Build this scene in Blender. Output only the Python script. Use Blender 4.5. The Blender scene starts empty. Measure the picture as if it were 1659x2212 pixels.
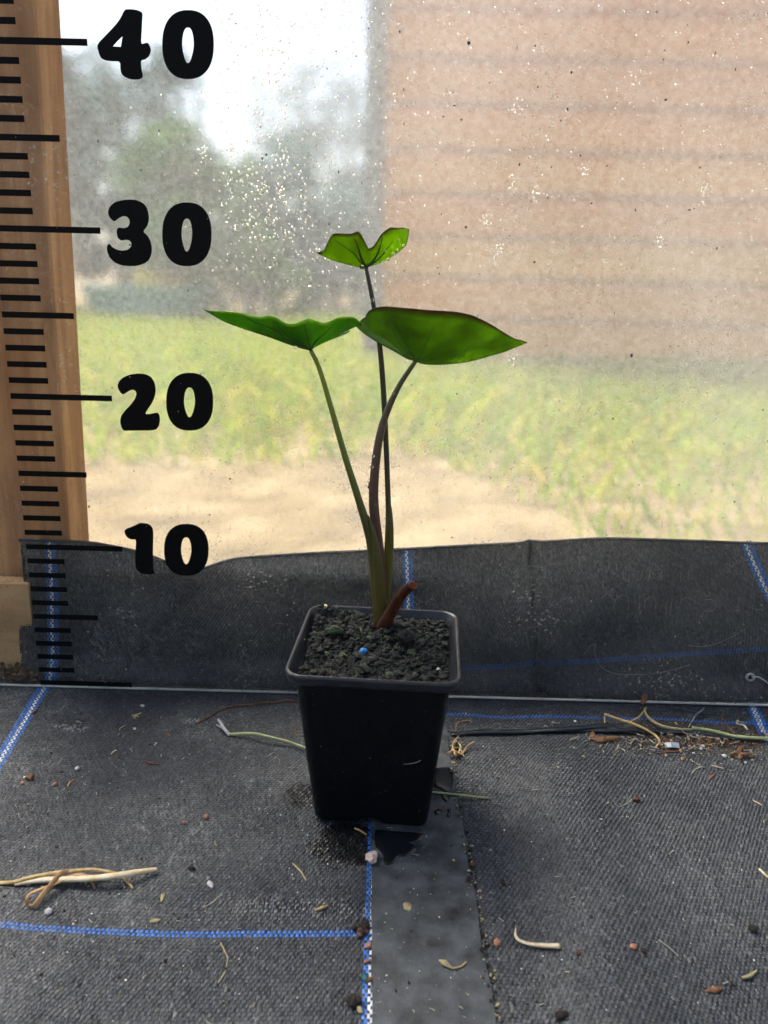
import bpy, bmesh, math, random
import numpy as np
from mathutils import Vector, Matrix, Quaternion
from mathutils import noise as mnoise

random.seed(7); RNG = np.random.default_rng(7)
S = bpy.context.scene
COL = S.collection

# ------------------------------------------------------------------ camera
F_PIX, PITCH, ROLL, CAM_H = 1664.85, 0.2897, 0.0245, 0.2791      # focal length in units of a 1659 x 2212 picture
fw = Vector((0, math.cos(PITCH), -math.sin(PITCH))); rt = Vector((1, 0, 0)); up = rt.cross(fw)
R2 = math.cos(ROLL) * rt + math.sin(ROLL) * up
U2 = -math.sin(ROLL) * rt + math.cos(ROLL) * up
CAM = Vector((0, 0, CAM_H))
cd = bpy.data.cameras.new('camera'); cam = bpy.data.objects.new('camera', cd); COL.objects.link(cam)
cam.matrix_world = Matrix(((R2.x, U2.x, -fw.x, CAM.x), (R2.y, U2.y, -fw.y, CAM.y), (R2.z, U2.z, -fw.z, CAM.z), (0, 0, 0, 1)))
cd.sensor_fit = 'VERTICAL'; cd.sensor_height = 24; cd.lens = 24 * F_PIX / 2212
cd.clip_start = 0.01; cd.clip_end = 500
cd.dof.use_dof = True; cd.dof.focus_distance = 0.43; cd.dof.aperture_fstop = 8.0
S.camera = cam

# ------------------------------------------------------------------ sky and sun
SUN_AZ, SUN_EL = math.radians(-44), math.radians(50)
w = bpy.data.worlds.new('World'); S.world = w; w.use_nodes = True
nt = w.node_tree; nt.nodes.clear()
sky = nt.nodes.new('ShaderNodeTexSky'); sky.sky_type = 'NISHITA'; sky.sun_disc = False
sky.sun_elevation = SUN_EL; sky.sun_rotation = SUN_AZ; sky.dust_density = 2.0
hs = nt.nodes.new('ShaderNodeHueSaturation'); hs.inputs['Saturation'].default_value = 0.75
bg = nt.nodes.new('ShaderNodeBackground'); bg.inputs[1].default_value = 0.092
wo = nt.nodes.new('ShaderNodeOutputWorld')
nt.links.new(sky.outputs[0], hs.inputs['Color']); nt.links.new(hs.outputs[0], bg.inputs[0]); nt.links.new(bg.outputs[0], wo.inputs[0])
sl = bpy.data.lights.new('sun', 'SUN'); sl.energy = 3.5; sl.angle = math.radians(38); sl.color = (1, 0.95, 0.87)
so = bpy.data.objects.new('sun', sl); COL.objects.link(so)
sd = Vector((math.sin(SUN_AZ) * math.cos(SUN_EL), math.cos(SUN_AZ) * math.cos(SUN_EL), math.sin(SUN_EL)))
so.rotation_euler = sd.to_track_quat('Z', 'Y').to_euler(); so.location = sd * 3
S.view_settings.view_transform = 'Standard'; S.view_settings.look = 'None'
S.view_settings.exposure = 1.18; S.view_settings.gamma = 1
S.render.engine = 'CYCLES'
S.cycles.max_bounces = 10; S.cycles.transparent_max_bounces = 16; S.cycles.transmission_bounces = 10
S.render.resolution_x, S.render.resolution_y = 768, 1024

# ------------------------------------------------------------------ helpers: places
def ray(px, py): return fw + (px - 829.5) / F_PIX * R2 - (py - 1106) / F_PIX * U2
def G(px, py, z=0.0):
    d = ray(px, py); return CAM + d * ((z - CAM_H) / d.z)
def Y(px, py, y):
    d = ray(px, py); return CAM + d * (y / d.y)
def lin(h):
    h = h.lstrip('#'); c = [int(h[i:i + 2], 16) / 255 for i in (0, 2, 4)]
    return tuple(x / 12.92 if x <= 0.04045 else ((x + 0.055) / 1.055) ** 2.4 for x in c)

def _hash(ix, iy, seed):
    v = np.sin(ix * 127.1 + iy * 311.7 + seed * 74.7) * 43758.5453
    return v - np.floor(v)
def vn(x, y, seed=0):                                # value noise, 0..1, arrays or floats
    x = np.asarray(x, float); y = np.asarray(y, float)
    ix, iy = np.floor(x), np.floor(y); fx, fy = x - ix, y - iy
    fx = fx * fx * (3 - 2 * fx); fy = fy * fy * (3 - 2 * fy)
    a, b = _hash(ix, iy, seed), _hash(ix + 1, iy, seed); c, d = _hash(ix, iy + 1, seed), _hash(ix + 1, iy + 1, seed)
    return (a * (1 - fx) + b * fx) * (1 - fy) + (c * (1 - fx) + d * fx) * fy
def fbm(x, y, seed=0, o=4):
    s, a, t = 0, 0.5, 0
    for i in range(o):
        s = s + a * vn(x, y, seed + i); t += a; a *= 0.5; x = np.asarray(x) * 2.03; y = np.asarray(y) * 2.03
    return s / t
def sst(e0, e1, x):
    t = np.clip((np.asarray(x, float) - e0) / (e1 - e0), 0, 1); return t * t * (3 - 2 * t)

# ------------------------------------------------------------------ helpers: objects
def link(o, parent=None):
    COL.objects.link(o)
    if parent: o.parent = parent
    return o
def tag(o, label=None, cat=None, group=None, kind=None):
    if label: o['label'] = label
    if cat: o['category'] = cat
    if group: o['group'] = group
    if kind: o['kind'] = kind
    return o
def thing(name, label, cat, loc=(0, 0, 0), group=None):
    o = bpy.data.objects.new(name, None); o.empty_display_size = 0.01; o.location = loc
    link(o); return tag(o, label, cat, group)
def mk(name, verts, faces, mat, parent=None, smooth=True):
    m = bpy.data.meshes.new(name); m.from_pydata([tuple(v) for v in verts], [], faces)
    if smooth: m.polygons.foreach_set('use_smooth', [True] * len(m.polygons))
    m.materials.append(mat); m.update()
    o = bpy.data.objects.new(name, m); link(o)
    if parent:
        o.parent = parent; o.matrix_parent_inverse = Matrix.Translation(-Vector(parent.location))
    return o
def join(parts):
    V, Fc = [], []
    for v, f in parts:
        k = len(V); V += list(v); Fc += [tuple(i + k for i in q) for q in f]
    return V, Fc
def box(x0, x1, y0, y1, z0, z1):
    v = [(x, y, z) for z in (z0, z1) for y in (y0, y1) for x in (x0, x1)]
    return v, [(0, 2, 3, 1), (4, 5, 7, 6), (0, 1, 5, 4), (2, 6, 7, 3), (0, 4, 6, 2), (1, 3, 7, 5)]
def smooth_path(pts, n=6):
    pts = [Vector(p) for p in pts]
    if len(pts) < 3: return [pts[0].lerp(pts[-1], i / n) for i in range(n + 1)]
    out = []
    for i in range(len(pts) - 1):
        p0 = pts[max(i - 1, 0)]; p1 = pts[i]; p2 = pts[i + 1]; p3 = pts[min(i + 2, len(pts) - 1)]
        for k in range(n):
            t = k / n
            out.append(0.5 * ((2 * p1) + (p2 - p0) * t + (2 * p0 - 5 * p1 + 4 * p2 - p3) * t * t + (3 * p1 - p0 - 3 * p2 + p3) * t ** 3))
    out.append(pts[-1]); return out
def tube(pts, rad, seg=8, flat=1.0, caps=True, closed_path=False):
    """pts: list of Vector; rad: number or list; flat < 1 squashes it along its second axis"""
    n = len(pts); rad = [rad] * n if not isinstance(rad, (list, tuple)) else rad
    if len(rad) != n:
        rad = [float(np.interp(i / (n - 1), np.linspace(0, 1, len(rad)), rad)) for i in range(n)]
    T = [(pts[min(i + 1, n - 1)] - pts[max(i - 1, 0)]).normalized() for i in range(n)]
    a = Vector((0, 0, 1)) if abs(T[0].z) < 0.8 else Vector((0, -1, 0))
    a = (a - T[0] * a.dot(T[0])).normalized(); V = []
    for i in range(n):
        a = (a - T[i] * a.dot(T[i])).normalized(); b = T[i].cross(a)
        for k in range(seg):
            th = 2 * math.pi * k / seg
            V.append(pts[i] + rad[i] * (math.cos(th) * a * flat + math.sin(th) * b))
    Fc = [(i * seg + k, i * seg + (k + 1) % seg, (i + 1) * seg + (k + 1) % seg, (i + 1) * seg + k) for i in range(n - 1) for k in range(seg)]
    if caps: Fc += [tuple(range(seg - 1, -1, -1)), tuple((n - 1) * seg + k for k in range(seg))]
    return V, Fc
def _ico(sub):
    bm = bmesh.new(); bmesh.ops.create_icosphere(bm, subdivisions=sub, radius=1)
    v = [x.co.copy() for x in bm.verts]; f = [tuple(q.index for q in p.verts) for p in bm.faces]; bm.free(); return v, f
ICO = {1: _ico(1), 2: _ico(2), 3: _ico(3)}
def lump(c, r, sc=(1, 1, 1), rough=0.35, sub=2, seed=None, freq=1.6):
    v, f = ICO[sub]; s = Vector((random.random() * 50, random.random() * 50, random.random() * 50)) if seed is None else Vector((seed, seed * 1.7, 3))
    q = Quaternion((0, 0, 1), random.random() * 6.28)
    out = []
    for p in v:
        d = 1 + rough * mnoise.noise(p * freq + s) + rough * 0.5 * mnoise.noise(p * freq * 2.7 + s)
        w_ = Vector((p.x * sc[0], p.y * sc[1], p.z * sc[2])) * d * r
        out.append(Vector(c) + q @ w_)
    return out, f

# ------------------------------------------------------------------ helpers: materials
def newmat(name):
    m = bpy.data.materials.new(name); m.use_nodes = True; n = m.node_tree.nodes; n.clear()
    out = n.new('ShaderNodeOutputMaterial'); return m, m.node_tree, n, out
def N(nt_, typ, **kw):
    n = nt_.nodes.new(typ)
    for k, v in kw.items():
        if k in n.inputs: n.inputs[k].default_value = v
        else: setattr(n, k, v)
    return n
def ramp(nt_, fac, stops):
    r = nt_.nodes.new('ShaderNodeValToRGB'); e = r.color_ramp.elements
    while len(e) < len(stops): e.new(0.5)
    for x, (p, c) in zip(e, stops): x.position = p; x.color = (*c, 1)
    nt_.links.new(fac, r.inputs[0]); return r.outputs[0]
def mat(name, c1, c2=None, scale=200, rough=0.6, bump=0.0, spec=0.4, bscale=None, detail=5, coat=0.0, stretch=None, sss=None):
    m, t, n, out = newmat(name); p = N(t, 'ShaderNodeBsdfPrincipled'); L = t.links
    p.inputs['Roughness'].default_value = rough; p.inputs['Specular IOR Level'].default_value = spec
    p.inputs['Coat Weight'].default_value = coat
    c2 = c2 or tuple(x * 0.6 for x in c1)
    tc = N(t, 'ShaderNodeTexCoord'); mp = N(t, 'ShaderNodeMapping'); L.new(tc.outputs['Object'], mp.inputs[0])
    if stretch: mp.inputs['Scale'].default_value = stretch
    nz = N(t, 'ShaderNodeTexNoise', Scale=scale, Detail=detail, Roughness=0.6); L.new(mp.outputs[0], nz.inputs['Vector'])
    L.new(ramp(t, nz.outputs[0], [(0.3, c2), (0.7, c1)]), p.inputs['Base Color'])
    if bump:
        b = N(t, 'ShaderNodeBump', Strength=bump, Distance=0.001); nb = N(t, 'ShaderNodeTexNoise', Scale=bscale or scale * 3, Detail=4.0)
        L.new(mp.outputs[0], nb.inputs['Vector']); L.new(nb.outputs[0], b.inputs['Height']); L.new(b.outputs[0], p.inputs['Normal'])
    L.new(p.outputs[0], out.inputs[0]); return m

M = {}
def vcol_mat(name, rough=0.45, spec=0.45, bump=0.3):
    m, t, n, out = newmat(name); L = t.links; p = N(t, 'ShaderNodeBsdfPrincipled')
    p.inputs['Specular IOR Level'].default_value = spec
    a = N(t, 'ShaderNodeAttribute', attribute_name='Col'); tc = N(t, 'ShaderNodeTexCoord')
    nz = N(t, 'ShaderNodeTexNoise', Scale=900.0, Detail=4.0); L.new(tc.outputs['Object'], nz.inputs['Vector'])
    mr = N(t, 'ShaderNodeMapRange'); mr.inputs[3].default_value = 0.7; mr.inputs[4].default_value = 1.35; L.new(nz.outputs[0], mr.inputs[0])
    mx = N(t, 'ShaderNodeMix', data_type='RGBA', blend_type='MULTIPLY'); mx.inputs[0].default_value = 1
    L.new(a.outputs[0], mx.inputs[6]); L.new(mr.outputs[0], mx.inputs[7]); L.new(mx.outputs[2], p.inputs['Base Color'])
    L.new(a.outputs['Alpha'], p.inputs['Roughness'])
    L.new(p.outputs[0], out.inputs[0]); return m
M['weave'] = vcol_mat('woven_tape')
M['backing'] = mat('fabric_backing', lin('#0c0d0e'), lin('#060607'), 400, 0.8, 0.4)
M['strip'] = mat('rubber_strip', lin('#565a5d'), lin('#121417'), 75, 0.5, 0.25, 0.4, 900, 10)
M['pot'] = mat('pot_plastic', lin('#080b10'), lin('#040609'), 90, 0.4, 0.12, 0.28, 500)
M['soil'] = mat('potting_soil', lin('#1d1d19'), lin('#070706'), 260, 0.75, 0.8, 0.3, 900, 8)
M['crumb'] = mat('soil_crumb', lin('#24251f'), lin('#0b0a09'), 300, 0.8, 0.6)
M['moss'] = mat('mossy_crumb', lin('#4a5634'), lin('#22281b'), 400, 0.8, 0.6)
M['ink'] = mat('black_vinyl', lin('#07080c'), lin('#040406'), 300, 0.55, 0.08, 0.12)
M['straw'] = mat('straw', lin('#c9b07a'), lin('#9a7b45'), 220, 0.6, 0.3, stretch=(1, 1, 1))
M['straw_pale'] = mat('straw_pale', lin('#e8dcc0'), lin('#c4a878'), 160, 0.55, 0.3)
M['straw_brown'] = mat('straw_brown', lin('#c09a6c'), lin('#8a6440'), 160, 0.6, 0.3)
M['root'] = mat('brown_root', lin('#8a6340'), lin('#553a25'), 300, 0.7, 0.4)
M['greenstem'] = mat('pale_stem', lin('#b5ba86'), lin('#8c9560'), 200, 0.45, 0.2)
M['white'] = mat('white_bit', lin('#e6e2dc'), lin('#b9b2a8'), 700, 0.7, 0.5)
M['pinkwhite'] = mat('chalky_lump', lin('#e6d5cb'), lin('#c39c86'), 500, 0.85, 0.8)
M['stone_o'] = mat('orange_stone', lin('#c08a68'), lin('#8d5b42'), 500, 0.7, 0.5)
M['stone_w'] = mat('white_stone', lin('#cfcac8'), lin('#9c9797'), 500, 0.6, 0.5)
M['bark'] = mat('bark', lin('#7d5636'), lin('#3f2a1b'), 600, 0.8, 0.7)
M['darkbit'] = mat('dark_dirt', lin('#3a2f26'), lin('#17120f'), 700, 0.85, 0.7)
M['redbit'] = mat('red_brown', lin('#6a2c18'), lin('#38170d'), 500, 0.55, 0.3)
M['leafbrown'] = mat('dry_leaf', lin('#8a623f'), lin('#4a2f1d'), 350, 0.75, 0.5)
M['husk'] = mat('husk', lin('#b9ac80'), lin('#857650'), 500, 0.7, 0.4)
M['teal'] = mat('teal_chip', lin('#1f6f70'), lin('#154b50'), 500, 0.5, 0.2)
M['bluepellet'] = mat('blue_pellet', lin('#2386c8'), lin('#1461a0'), 700, 0.35, 0.15)
M['yellowseed'] = mat('yellow_seed', lin('#c9c65a'), lin('#8f9a35'), 700, 0.5, 0.2)
M['greyplastic'] = mat('grey_plastic', lin('#a9b0bb'), lin('#7f8792'), 200, 0.35, 0.2)
M['blackplastic'] = mat('black_strap', lin('#2a2d33'), lin('#121418'), 90, 0.28, 0.15, 0.6)
M['washer'] = mat('washer_grey', lin('#b5b2ac'), lin('#7d7a76'), 700, 0.6, 0.3)
M['twine'] = mat('twine', lin('#c9c6bc'), lin('#8f8b80'), 900, 0.8, 0.4)
M['hair'] = mat('fine_fibre', lin('#b5ae9c'), lin('#7f7968'), 500, 0.7, 0.2)

def wood_mat(name, c1, c2, c3, zscale=4.0, sc=45, stain=.6):
    m, t, n, out = newmat(name); L = t.links; p = N(t, 'ShaderNodeBsdfPrincipled', Roughness=0.75)
    p.inputs['Specular IOR Level'].default_value = 0.25
    tc = N(t, 'ShaderNodeTexCoord'); mp = N(t, 'ShaderNodeMapping'); mp.inputs['Scale'].default_value = (sc, sc, zscale)
    L.new(tc.outputs['Object'], mp.inputs[0])
    nz = N(t, 'ShaderNodeTexNoise', Scale=1.0, Detail=8.0, Roughness=0.65, Distortion=0.6); L.new(mp.outputs[0], nz.inputs['Vector'])
    n2 = N(t, 'ShaderNodeTexNoise', Scale=14.0, Detail=4.0); L.new(tc.outputs['Object'], n2.inputs['Vector'])
    a = ramp(t, nz.outputs[0], [(0.25, c3), (0.5, c2), (0.75, c1)])
    mx = N(t, 'ShaderNodeMix', data_type='RGBA', blend_type='MULTIPLY'); mx.inputs[0].default_value = stain
    L.new(a, mx.inputs[6]); L.new(ramp(t, n2.outputs[0], [(0.3, (0.55, 0.5, 0.48)), (0.65, (1, 1, 1))]), mx.inputs[7])
    L.new(mx.outputs[2], p.inputs['Base Color'])
    b = N(t, 'ShaderNodeBump', Strength=0.4, Distance=0.001); L.new(nz.outputs[0], b.inputs['Height']); L.new(b.outputs[0], p.inputs['Normal'])
    L.new(p.outputs[0], out.inputs[0]); return m
M['post'] = wood_mat('post_wood', lin('#cba87a'), lin('#ab8056'), lin('#7d573a'))
M['board'] = wood_mat('baseboard_wood', lin('#dcc096'), lin('#c8a678'), lin('#a5845a'), 30, 6)

# ------------------------------------------------------------------ ground outside and inside
def earth_mat():
    m, t, n, out = newmat('earth'); L = t.links; p = N(t, 'ShaderNodeBsdfPrincipled', Roughness=0.95)
    tc = N(t, 'ShaderNodeTexCoord'); a = N(t, 'ShaderNodeTexNoise', Scale=9.0, Detail=8.0); L.new(tc.outputs['Object'], a.inputs['Vector'])
    L.new(ramp(t, a.outputs[0], [(0.3, lin('#766340')), (0.5, lin('#978258')), (0.72, lin('#b39f76'))]), p.inputs['Base Color'])
    b = N(t, 'ShaderNodeBump', Strength=0.6, Distance=0.01); nb = N(t, 'ShaderNodeTexNoise', Scale=60.0, Detail=6.0)
    L.new(tc.outputs['Object'], nb.inputs['Vector']); L.new(nb.outputs[0], b.inputs['Height']); L.new(b.outputs[0], p.inputs['Normal'])
    L.new(p.outputs[0], out.inputs[0]); return m
M['earth'] = earth_mat()
gv = [(-60, -40, -0.008), (60, -40, -0.008), (60, 120, -0.008), (-60, 120, -0.008)]
tag(mk('ground', gv, [(0, 1, 2, 3)], M['earth'], smooth=False), 'sandy bare earth ground under and beyond the tunnel', 'ground', kind='structure')

# grass beyond the film
def grass():
    n = 110000
    x = RNG.uniform(-3.2, 3.2, n); y = RNG.uniform(0.62, 6.5, n)
    keep = (fbm(x * 2.2, y * 2.2, 3) > 0.66 - 0.66 * sst(1.05, 1.5, y + .62 * sst(.05, .45, x))) & ~((x > -0.02) & (y > 3.0))
    x, y = x[keep], y[keep]; n = len(x)
    h = RNG.uniform(0.02, 0.065, n) * (0.45 + .55 * sst(.9, 1.8, y)) * (0.6 + 0.8 * fbm(x * 3, y * 3, 9)); wd = RNG.uniform(0.002, 0.006, n) * (0.5 + .5 * sst(.9, 1.8, y)); th = RNG.uniform(0, 6.28, n)
    lx, ly = RNG.normal(0, 0.5, n) * h, RNG.normal(0, 0.5, n) * h
    cx_, sx_ = np.cos(th) * wd, np.sin(th) * wd
    v = np.stack([np.stack([x - cx_, y - sx_, np.full(n, -0.008)], 1), np.stack([x + cx_, y + sx_, np.full(n, -0.008)], 1),
                  np.stack([x + lx * 0.4 + cx_ * .8, y + ly * .4 + sx_ * .8, h * 0.6], 1), np.stack([x + lx, y + ly, h], 1)], 1).reshape(-1, 3)
    k = np.arange(n) * 4
    f = np.stack([k, k + 1, k + 2, k + 3], 1)
    m = bpy.data.meshes.new('grass'); m.vertices.add(len(v)); m.vertices.foreach_set('co', v.ravel().astype(np.float32))
    m.loops.add(n * 4); m.loops.foreach_set('vertex_index', f.ravel().astype(np.int32)); m.polygons.add(n)
    m.polygons.foreach_set('loop_start', (np.arange(n) * 4).astype(np.int32)); m.polygons.foreach_set('loop_total', np.full(n, 4, np.int32))
    m.update(calc_edges=True)
    mm, t, nn, out = newmat('grass_blade'); L = t.links
    g = N(t, 'ShaderNodeNewGeometry'); d = N(t, 'ShaderNodeBsdfDiffuse'); tr = N(t, 'ShaderNodeBsdfTranslucent'); mx = N(t, 'ShaderNodeMixShader', Fac=0.4)
    c = ramp(t, g.outputs['Random Per Island'], [(0.0, lin('#7fa81c')), (0.45, lin('#a8c42c')), (0.8, lin('#cccc40')), (1.0, lin('#dccb60'))])
    L.new(c, d.inputs[0]); L.new(c, tr.inputs[0]); L.new(d.outputs[0], mx.inputs[1]); L.new(tr.outputs[0], mx.inputs[2]); L.new(mx.outputs[0], out.inputs[0])
    m.materials.append(mm); o = bpy.data.objects.new('grass', m); link(o)
    tag(o, 'bright green lawn grass seen blurred beyond the plastic film', 'grass', kind='stuff')
grass()

# ------------------------------------------------------------------ shed
def shed():
    t = thing('timber_shed', 'peach-coloured shed of horizontal timber boards behind the misted film', 'shed', (0, 3.0, 0))
    cols = ['#ffb04a', '#fca848', '#ffb654', '#f8a248', '#ffae4e', '#fca64c', '#f6a252', '#faa85a', '#f29e5a', '#f6a462', '#ee9c62', '#f2a066', '#ee9c62', '#f2a066']  # upper boards turn pinker: haze of the film put into their colour
    z = 0.025; i = 0
    while z < 2.2:
        m = wood_mat('shed_board', lin(cols[i % 14]), tuple(v * 0.92 for v in lin(cols[i % 14])), tuple(v * 0.8 for v in lin(cols[i % 14])), 30, 3, .25)
        zt = z + 0.130 + 0.004 * math.sin(i * 3.1)
        # feather-edge board: thick lower edge overlapping the one below
        v = [(-.03, 2.985, z), (3.6, 2.965, z), (3.6, 2.995, zt), (-.03, 3.012, zt), (-.03, 3.05, z), (3.6, 3.05, z), (3.6, 3.05, zt), (-.03, 3.05, zt)]
        mk('board', v, [(0, 1, 2, 3), (4, 7, 6, 5), (0, 4, 5, 1), (3, 2, 6, 7), (0, 3, 7, 4), (1, 5, 6, 2)], m, t, False)
        z = zt + 0.011; i += 1
    v, f = box(0.0, 3.6, 3.052, 3.10, 0.0, 2.25); mk('wall_frame', v, f, M['bark'], t, False)
    v, f = box(-0.095, -0.032, 2.96, 3.09, 0.0, 2.25)
    mk('shaded_corner_trim', v, f, wood_mat('shed_trim_shade', lin('#8f9299'), lin('#7b7f88'), lin('#62666f'), 30, 6), t, False)  # corner shade is put into the trim's dark blue-grey colour
    v, f = box(-0.092, -0.034, 3.092, 5.5, 0.0, 2.25); mk('side_wall', v, f, wood_mat('shed_side', lin('#9a9088'), lin('#857c75'), lin('#6b645f'), 30, 3), t, False)
    v, f = box(0.0, 3.6, 2.975, 3.05, -0.005, 0.02); mk('base_rail', v, f, wood_mat('shed_rail', lin('#9a907c'), lin('#7d7565'), lin('#5d574b'), 30, 3), t, False)
shed()

# ------------------------------------------------------------------ shrubs far behind, blurred
def shrub(px, d, hgt, wid, label, cols, n=2600, name='shrub'):
    base = G(px, 690); base = Vector((CAM.x + (px - 829.5) / F_PIX * d * 1.04, d, -0.008))
    t = thing(name, label, 'shrub', base, 'shrubs across the lawn')
    mm, tr, nn, out = newmat('leaf_mass'); L = tr.links
    g = N(tr, 'ShaderNodeNewGeometry'); df = N(tr, 'ShaderNodeBsdfDiffuse'); tl = N(tr, 'ShaderNodeBsdfTranslucent'); mx = N(tr, 'ShaderNodeMixShader', Fac=0.3)
    c = ramp(tr, g.outputs['Random Per Island'], [(0, lin(cols[0])), (0.5, lin(cols[1])), (1, lin(cols[2]))])
    L.new(c, df.inputs[0]); L.new(c, tl.inputs[0]); L.new(df.outputs[0], mx.inputs[1]); L.new(tl.outputs[0], mx.inputs[2]); L.new(mx.outputs[0], out.inputs[0])
    V, Fc = [], []
    clumps = [(random.gauss(0, wid * 0.28), random.gauss(0, wid * 0.25), random.uniform(0.12, 1) ** 0.9 * hgt, random.uniform(0.14, 0.3) * wid) for _ in range(16)]
    for i in range(n):
        a, b, z, r = random.choice(clumps)
        q = Vector((random.gauss(0, 1), random.gauss(0, 1), random.gauss(0, 1))).normalized() * r * random.uniform(0.55, 1.05)
        c0 = base + Vector((a, b, max(0.05, z * 0.92))) + q
        if c0.z < 0.03: c0.z = 0.05
        s = random.uniform(0.02, 0.05); u = Vector((random.gauss(0, 1), random.gauss(0, 1), random.gauss(0, .6))).normalized()
        v_ = u.cross(Vector((random.gauss(0, 1), random.gauss(0, 1), random.gauss(0, 1)))).normalized()
        k = len(V); V += [c0 - u * s * 1.5, c0 + v_ * s * .7, c0 + u * s * 1.5, c0 - v_ * s * .7]; Fc.append((k, k + 1, k + 2, k + 3))
    mk('crown', V, Fc, mm, t, False)
    parts = []
    for k in range(5):
        a, b, z, r = clumps[k]
        parts.append(tube(smooth_path([base + Vector((0.02 * k - .04, 0, 0)), base + Vector((a * .4, b * .4, z * .5)), base + Vector((a, b, z * .9))], 4), [0.03, 0.02, 0.008], 6))
    mk('trunk', *join(parts), M['bark'], t)
G1 = ('#163f38', '#2a5f54', '#5a9084'); G2 = ('#235022', '#427a36', '#82ac50'); G3 = ('#244e4a', '#467e7c', '#84b2ae'); G_HAZE = ('#7a8c92', '#9aaab0', '#c0ccd0')  # bluish and pale sets carry distance haze in the leaf colour
shrub(170, 6.4, 2.15, 1.1, 'tall dark blue-green shrub beside the timber post, blurred by the film', G1)
shrub(310, 7.2, 2.15, 1.2, 'tallest grey-green shrub behind the numeral zeros, blurred by the film', G3)
shrub(430, 6.0, 1.35, 1.0, 'mid green shrub behind the yellow sacks, blurred by the film', G2)
shrub(560, 7.4, 1.45, 1.1, 'low pale green shrub between the yellow sacks and the shed', G3)
shrub(720, 8.2, 1.1, 1.3, 'lowest hazy shrub close to the grey corner of the shed', G3)
shrub(690, 9.6, 2.5, 1.7, 'tall tree with pale haze painted into its leaves, between the shrubs and the shed corner', G_HAZE, 3600)  # tree added to cover bright sky, haze mixed into its leaf colour
shrub(60, 6.8, 1.9, 1.2, 'dark green shrub mostly hidden behind the timber post', G1)

# blue tub with yellow sacks
def tub():
    d = 5.4; c = Vector(((305 - 829.5) / F_PIX * d * 1.04 + .17, d, -0.008))
    t = thing('plastic_tub', 'pale teal plastic tub on the lawn under the shrubs, blurred', 'tub', c)
    def ring(a, b, z, n=28): return [c + Vector((a * math.cos(2 * math.pi * k / n), b * math.sin(2 * math.pi * k / n), z)) for k in range(n)]
    R = [ring(.33, .2, 0.0), ring(.40, .25, .20), ring(.43, .28, .205), ring(.43, .28, .225), ring(.39, .24, .225), ring(.32, .19, .03)]
    V = [p for r in R for p in r]; n = 28
    Fc = [(i * n + k, i * n + (k + 1) % n, (i + 1) * n + (k + 1) % n, (i + 1) * n + k) for i in range(5) for k in range(n)] + [tuple(range(5 * n, 6 * n))]
    mk('tub_shell', V, Fc, mat('teal_plastic', lin('#4fb4bc'), lin('#3a98a4'), 6, 0.4), t)
    for k, (a, z, r, lab) in enumerate(((.04, .29, .09, 'larger yellow sack heaped in the teal tub'), (.19, .25, .07, 'smaller yellow sack slumped at the rim of the teal tub'))):
        o = mk('yellow_sack', *lump(c + Vector((a, -.02, z - .03)), r, (1.15, .9, 1.0), .45, 3), mat('yellow_sack', lin('#f2c810'), lin('#d9a80a'), 12, 0.5))
        tag(o, lab, 'sack', 'yellow sacks in the tub')
tub()

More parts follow.
